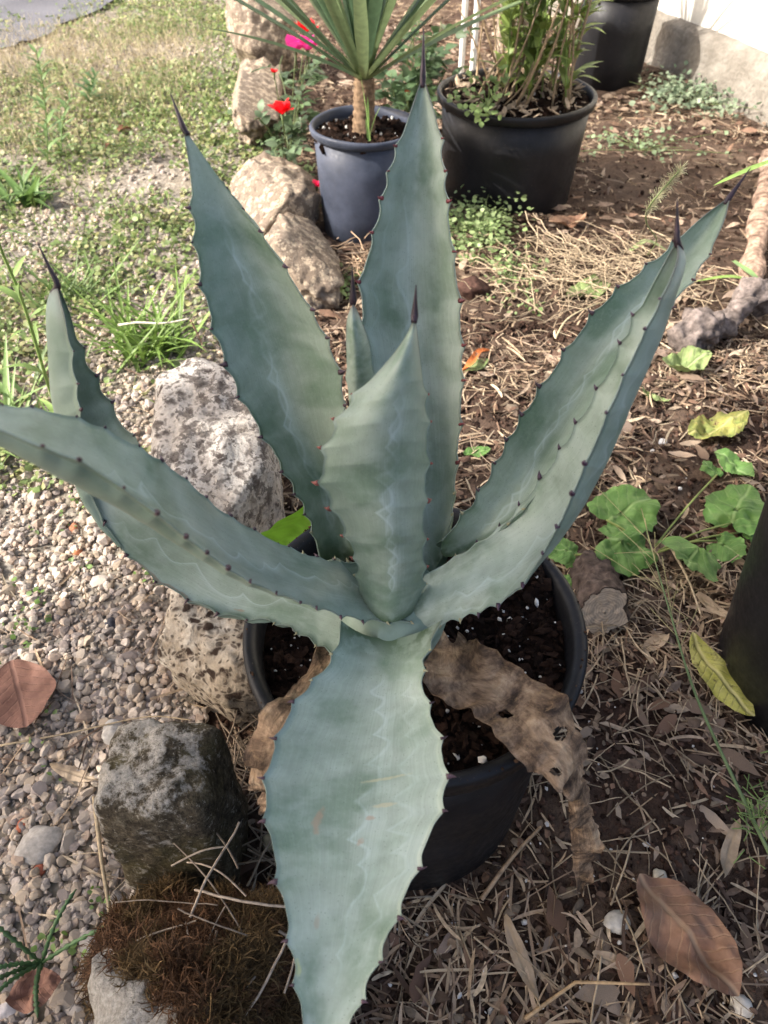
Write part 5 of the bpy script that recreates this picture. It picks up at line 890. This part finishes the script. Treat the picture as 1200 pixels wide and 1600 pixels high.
def clump(name, label, px, py, r, n, hmax, sz, cols, seed):
    p = G(px, py); g = np.random.default_rng(seed); x = p[0]+g.normal(size=n)*r[0]; y = p[1]+g.normal(size=n)*r[1]; e = empty(name, p); tag(e, label, 'weed'); o = cover('foliage', None, x, y, hmax, sz, cols, seed, 5); o.location = (-p[0], -p[1], -p[2]); o.parent = e; 
    if 'category' in o: del o['category']
    mb = MB()
    for k in range(min(14, n)): V, F = tube(np.array([[0, 0, 0], [(x[k]-p[0])*.5, (y[k]-p[1])*.5, hmax*.6], [x[k]-p[0], y[k]-p[1], hmax*.8]]), .0012, 5); mb.add(V, F, (.2, .26, .1))
    mb.build('stems', M['green'], e); return e
clump('clover_weed', 'pale green clover-like weed at the foot of the wide pot', 745, 372, (.055, .07), 150, .07, .013, [(.24, .33, .13), (.3, .38, .17)], 11)
clump('clover_weed', 'straggling clover weed below the wide pot on straw', 800, 440, (.05, .09), 45, .03, .010, [(.2, .3, .1), (.26, .34, .15)], 12)
clump('grey_weed', 'grey-green low weed before the white wall', 1075, 165, (.10, .09), 130, .06, .018, [(.2, .27, .17), (.25, .31, .2)], 13)
clump('grey_weed', 'grey-green weed on bare soil right of the wide pot', 1000, 235, (.10, .08), 40, .03, .014, [(.2, .26, .14), (.22, .3, .16)], 14)
clump('succulent_sprig', 'pale yellow-green leaflet sprig between yucca pot and agave', 520, 452, (.035, .035), 30, .03, .014, [(.33, .44, .16), (.38, .47, .2)], 15)
clump('weed_sprout', 'small green weed under the red rose', 415, 215, (.06, .08), 40, .05, .02, [(.13, .2, .09), (.17, .25, .1)], 16)
clump('weed_sprout', 'green weed patch beside the craggy cream stone', 470, 300, (.04, .08), 50, .04, .014, [(.18, .27, .1), (.22, .3, .12)], 17)
# weed hanging over the wide pot's rim
pw = empty('rim_weed', (.27, 2.05, .26)); tag(pw, 'pale green weed trailing over the rim of the wide pot', 'weed'); po = np.array(pw.location); mb = MB(); st = MB()
for (px, py, Y) in ((735, 118, 2.12), (715, 140, 2.06), (760, 130, 2.08), (752, 175, 1.99), (745, 185, 1.985), (765, 165, 1.99), (790, 120, 2.1), (728, 160, 2.02), (775, 150, 2.02)):
    q = aty(px, py, Y)-po; V, F = tube(spline(np.array([[0, .03, 0], q*.5+[0, 0, .03], q]), 8), .0015, 5); st.add(V, F, (.22, .3, .1))
    for k in range(9):
        V, F = RD[k % 2]; mb.add(dirleaf(V, q+g.normal(size=3)*.014, g.normal(size=3), (0, -.4, 1), .016*(.7+.5*g.random())), F, gcol((.27, .37, .13), .3))
st.build('stems', M['green'], pw); k = mb.build('foliage', M['green'], pw); k['kind'] = 'stuff'
# dry grass haze, upper left
n = 11000; y = 2.5+2.4*g.random(n); x = line_x(y)-.30-g.random(n)*1.0; keep = g.random(n) < np.clip(1.3*fbm(P2(x, y, 1.3)+3, 2, 81)+.25+.5*np.exp(-((x+1.05)**2/.35**2+(y-3.4)**2/.5**2)), 0, 1); x, y = x[keep], y[keep]; n = len(x)
k = scatter(MOSS, np.stack([x, y, height(x, y)], -1), g.random(n)*6.28, g.normal(size=n)*.35, g.normal(size=n)*.3, np.stack([.02+.015*g.random(n), .08+.06*g.random(n), .025+.045*g.random(n)], -1), np.array([.60, .52, .34])*(.6+.6*g.random((n, 1)))).build('dry_grass', M['straw']); tag(k, 'straw-yellow dry grass beside the shaded gravel yard', 'grass', kind='stuff')
n = 5000; y = g.uniform(1.0, 4.4, n); x = line_x(y)-.04-g.random(n)*1.4; keep = fbm(P2(x, y, 3.0)+7, 3, 85)+.2*(y < 2.2) > .12; x, y = x[keep], y[keep]; n = len(x)
k = scatter(MOSS, np.stack([x, y, height(x, y)], -1), g.random(n)*6.28, g.normal(size=n)*.4, g.normal(size=n)*.4, np.stack([.025+.02*g.random(n), .05+.05*g.random(n), .03+.05*g.random(n)], -1), np.array([.2, .28, .075])*(.6+.7*g.random((n, 1)))).build('green_grass', M['green']); tag(k, 'short green grass scattered over the sunny gravel', 'grass', kind='stuff')
# brown leaves far left
for (px, py, sz, sd, lb) in ((182, 208, .06, 1, 'brown dry leaf highest on the sunny gravel'), (150, 190, .05, 2, 'brown dry leaf left of the highest one on the gravel'), (163, 232, .04, 3, 'small brown dry leaf below its neighbours on the gravel')):
    V, F = leaf_shape(.6, 10, .5, .5, .45, .4, .1, sd, .1, 5); p = G(px, py, .012); o = obj('fallen_leaf', V*sz, F, M['dryleaf'], col=np.array([.19, .09, .05]), loc=p); o.rotation_euler = (.1, .2, -1.3+sd*.4); tag(o, lb, 'leaf')
# ------------------------------------------------------------------ unseen tree left of the viewer, added and shaped to shade the foreground
trb = np.array([-3.6, -1.1, 0.]); tree = empty('shade_tree', trb); tag(tree, 'unseen leafy tree added left of the viewer for its shade', 'tree')
blobs = [(-.75, .10, .55), (-.15, .35, .62), (.45, .50, .62), (1.05, .60, .62), (-.2, -.35, .7), (.6, -.2, .7), (1.5, .3, .6)]
sd = np.array(SUN_DIR); V, F = tube(spline(np.array([[0, 0, 0], [.1, .05, .8], [.25, .1, 1.5], [.6, .25, 2.0]]), 14), np.linspace(.13, .07, 14), 14); V += .012*fbm(V*12, 3, 3)[:, None]*unit(V*[1, 1, 0]+1e-9); obj('trunk', V, F, M['bark'], tree, col=np.array([.16, .13, .10]))
br = MB(); lf_p = []; 
for k, (sx, sy, r) in enumerate(blobs):
    tq = 3.1+.5*((k*7) % 3)/3; c = np.array([sx, sy, .3])+sd*tq; V, F = tube(spline(np.array([[.6, .25, 2.0], (np.array([.6, .25, 2.0])+c-trb)/2+[0, 0, .12], c-trb]), 10), np.linspace(.06, .015, 10), 8); br.add(V, F, (.15, .12, .09))
    m = int((620 if k in (0, 1, 4) else 330)*r*r/.3); q = unit(g.normal(size=(m, 3)))*(g.random((m, 1))**.45)*r; lf_p.append(c-trb+q*[1, 1, .75])
br.build('limbs', M['bark'], tree); p = np.concatenate(lf_p); n = len(p)
k = scatter(OV, p, g.random(n)*6.28, g.normal(size=n)*.6, g.normal(size=n)*.6, .09+.05*g.random(n), np.array([.06, .11, .035])*(.6+.8*g.random((n, 1)))).build('crown', M['green'], tree); k['kind'] = 'stuff'
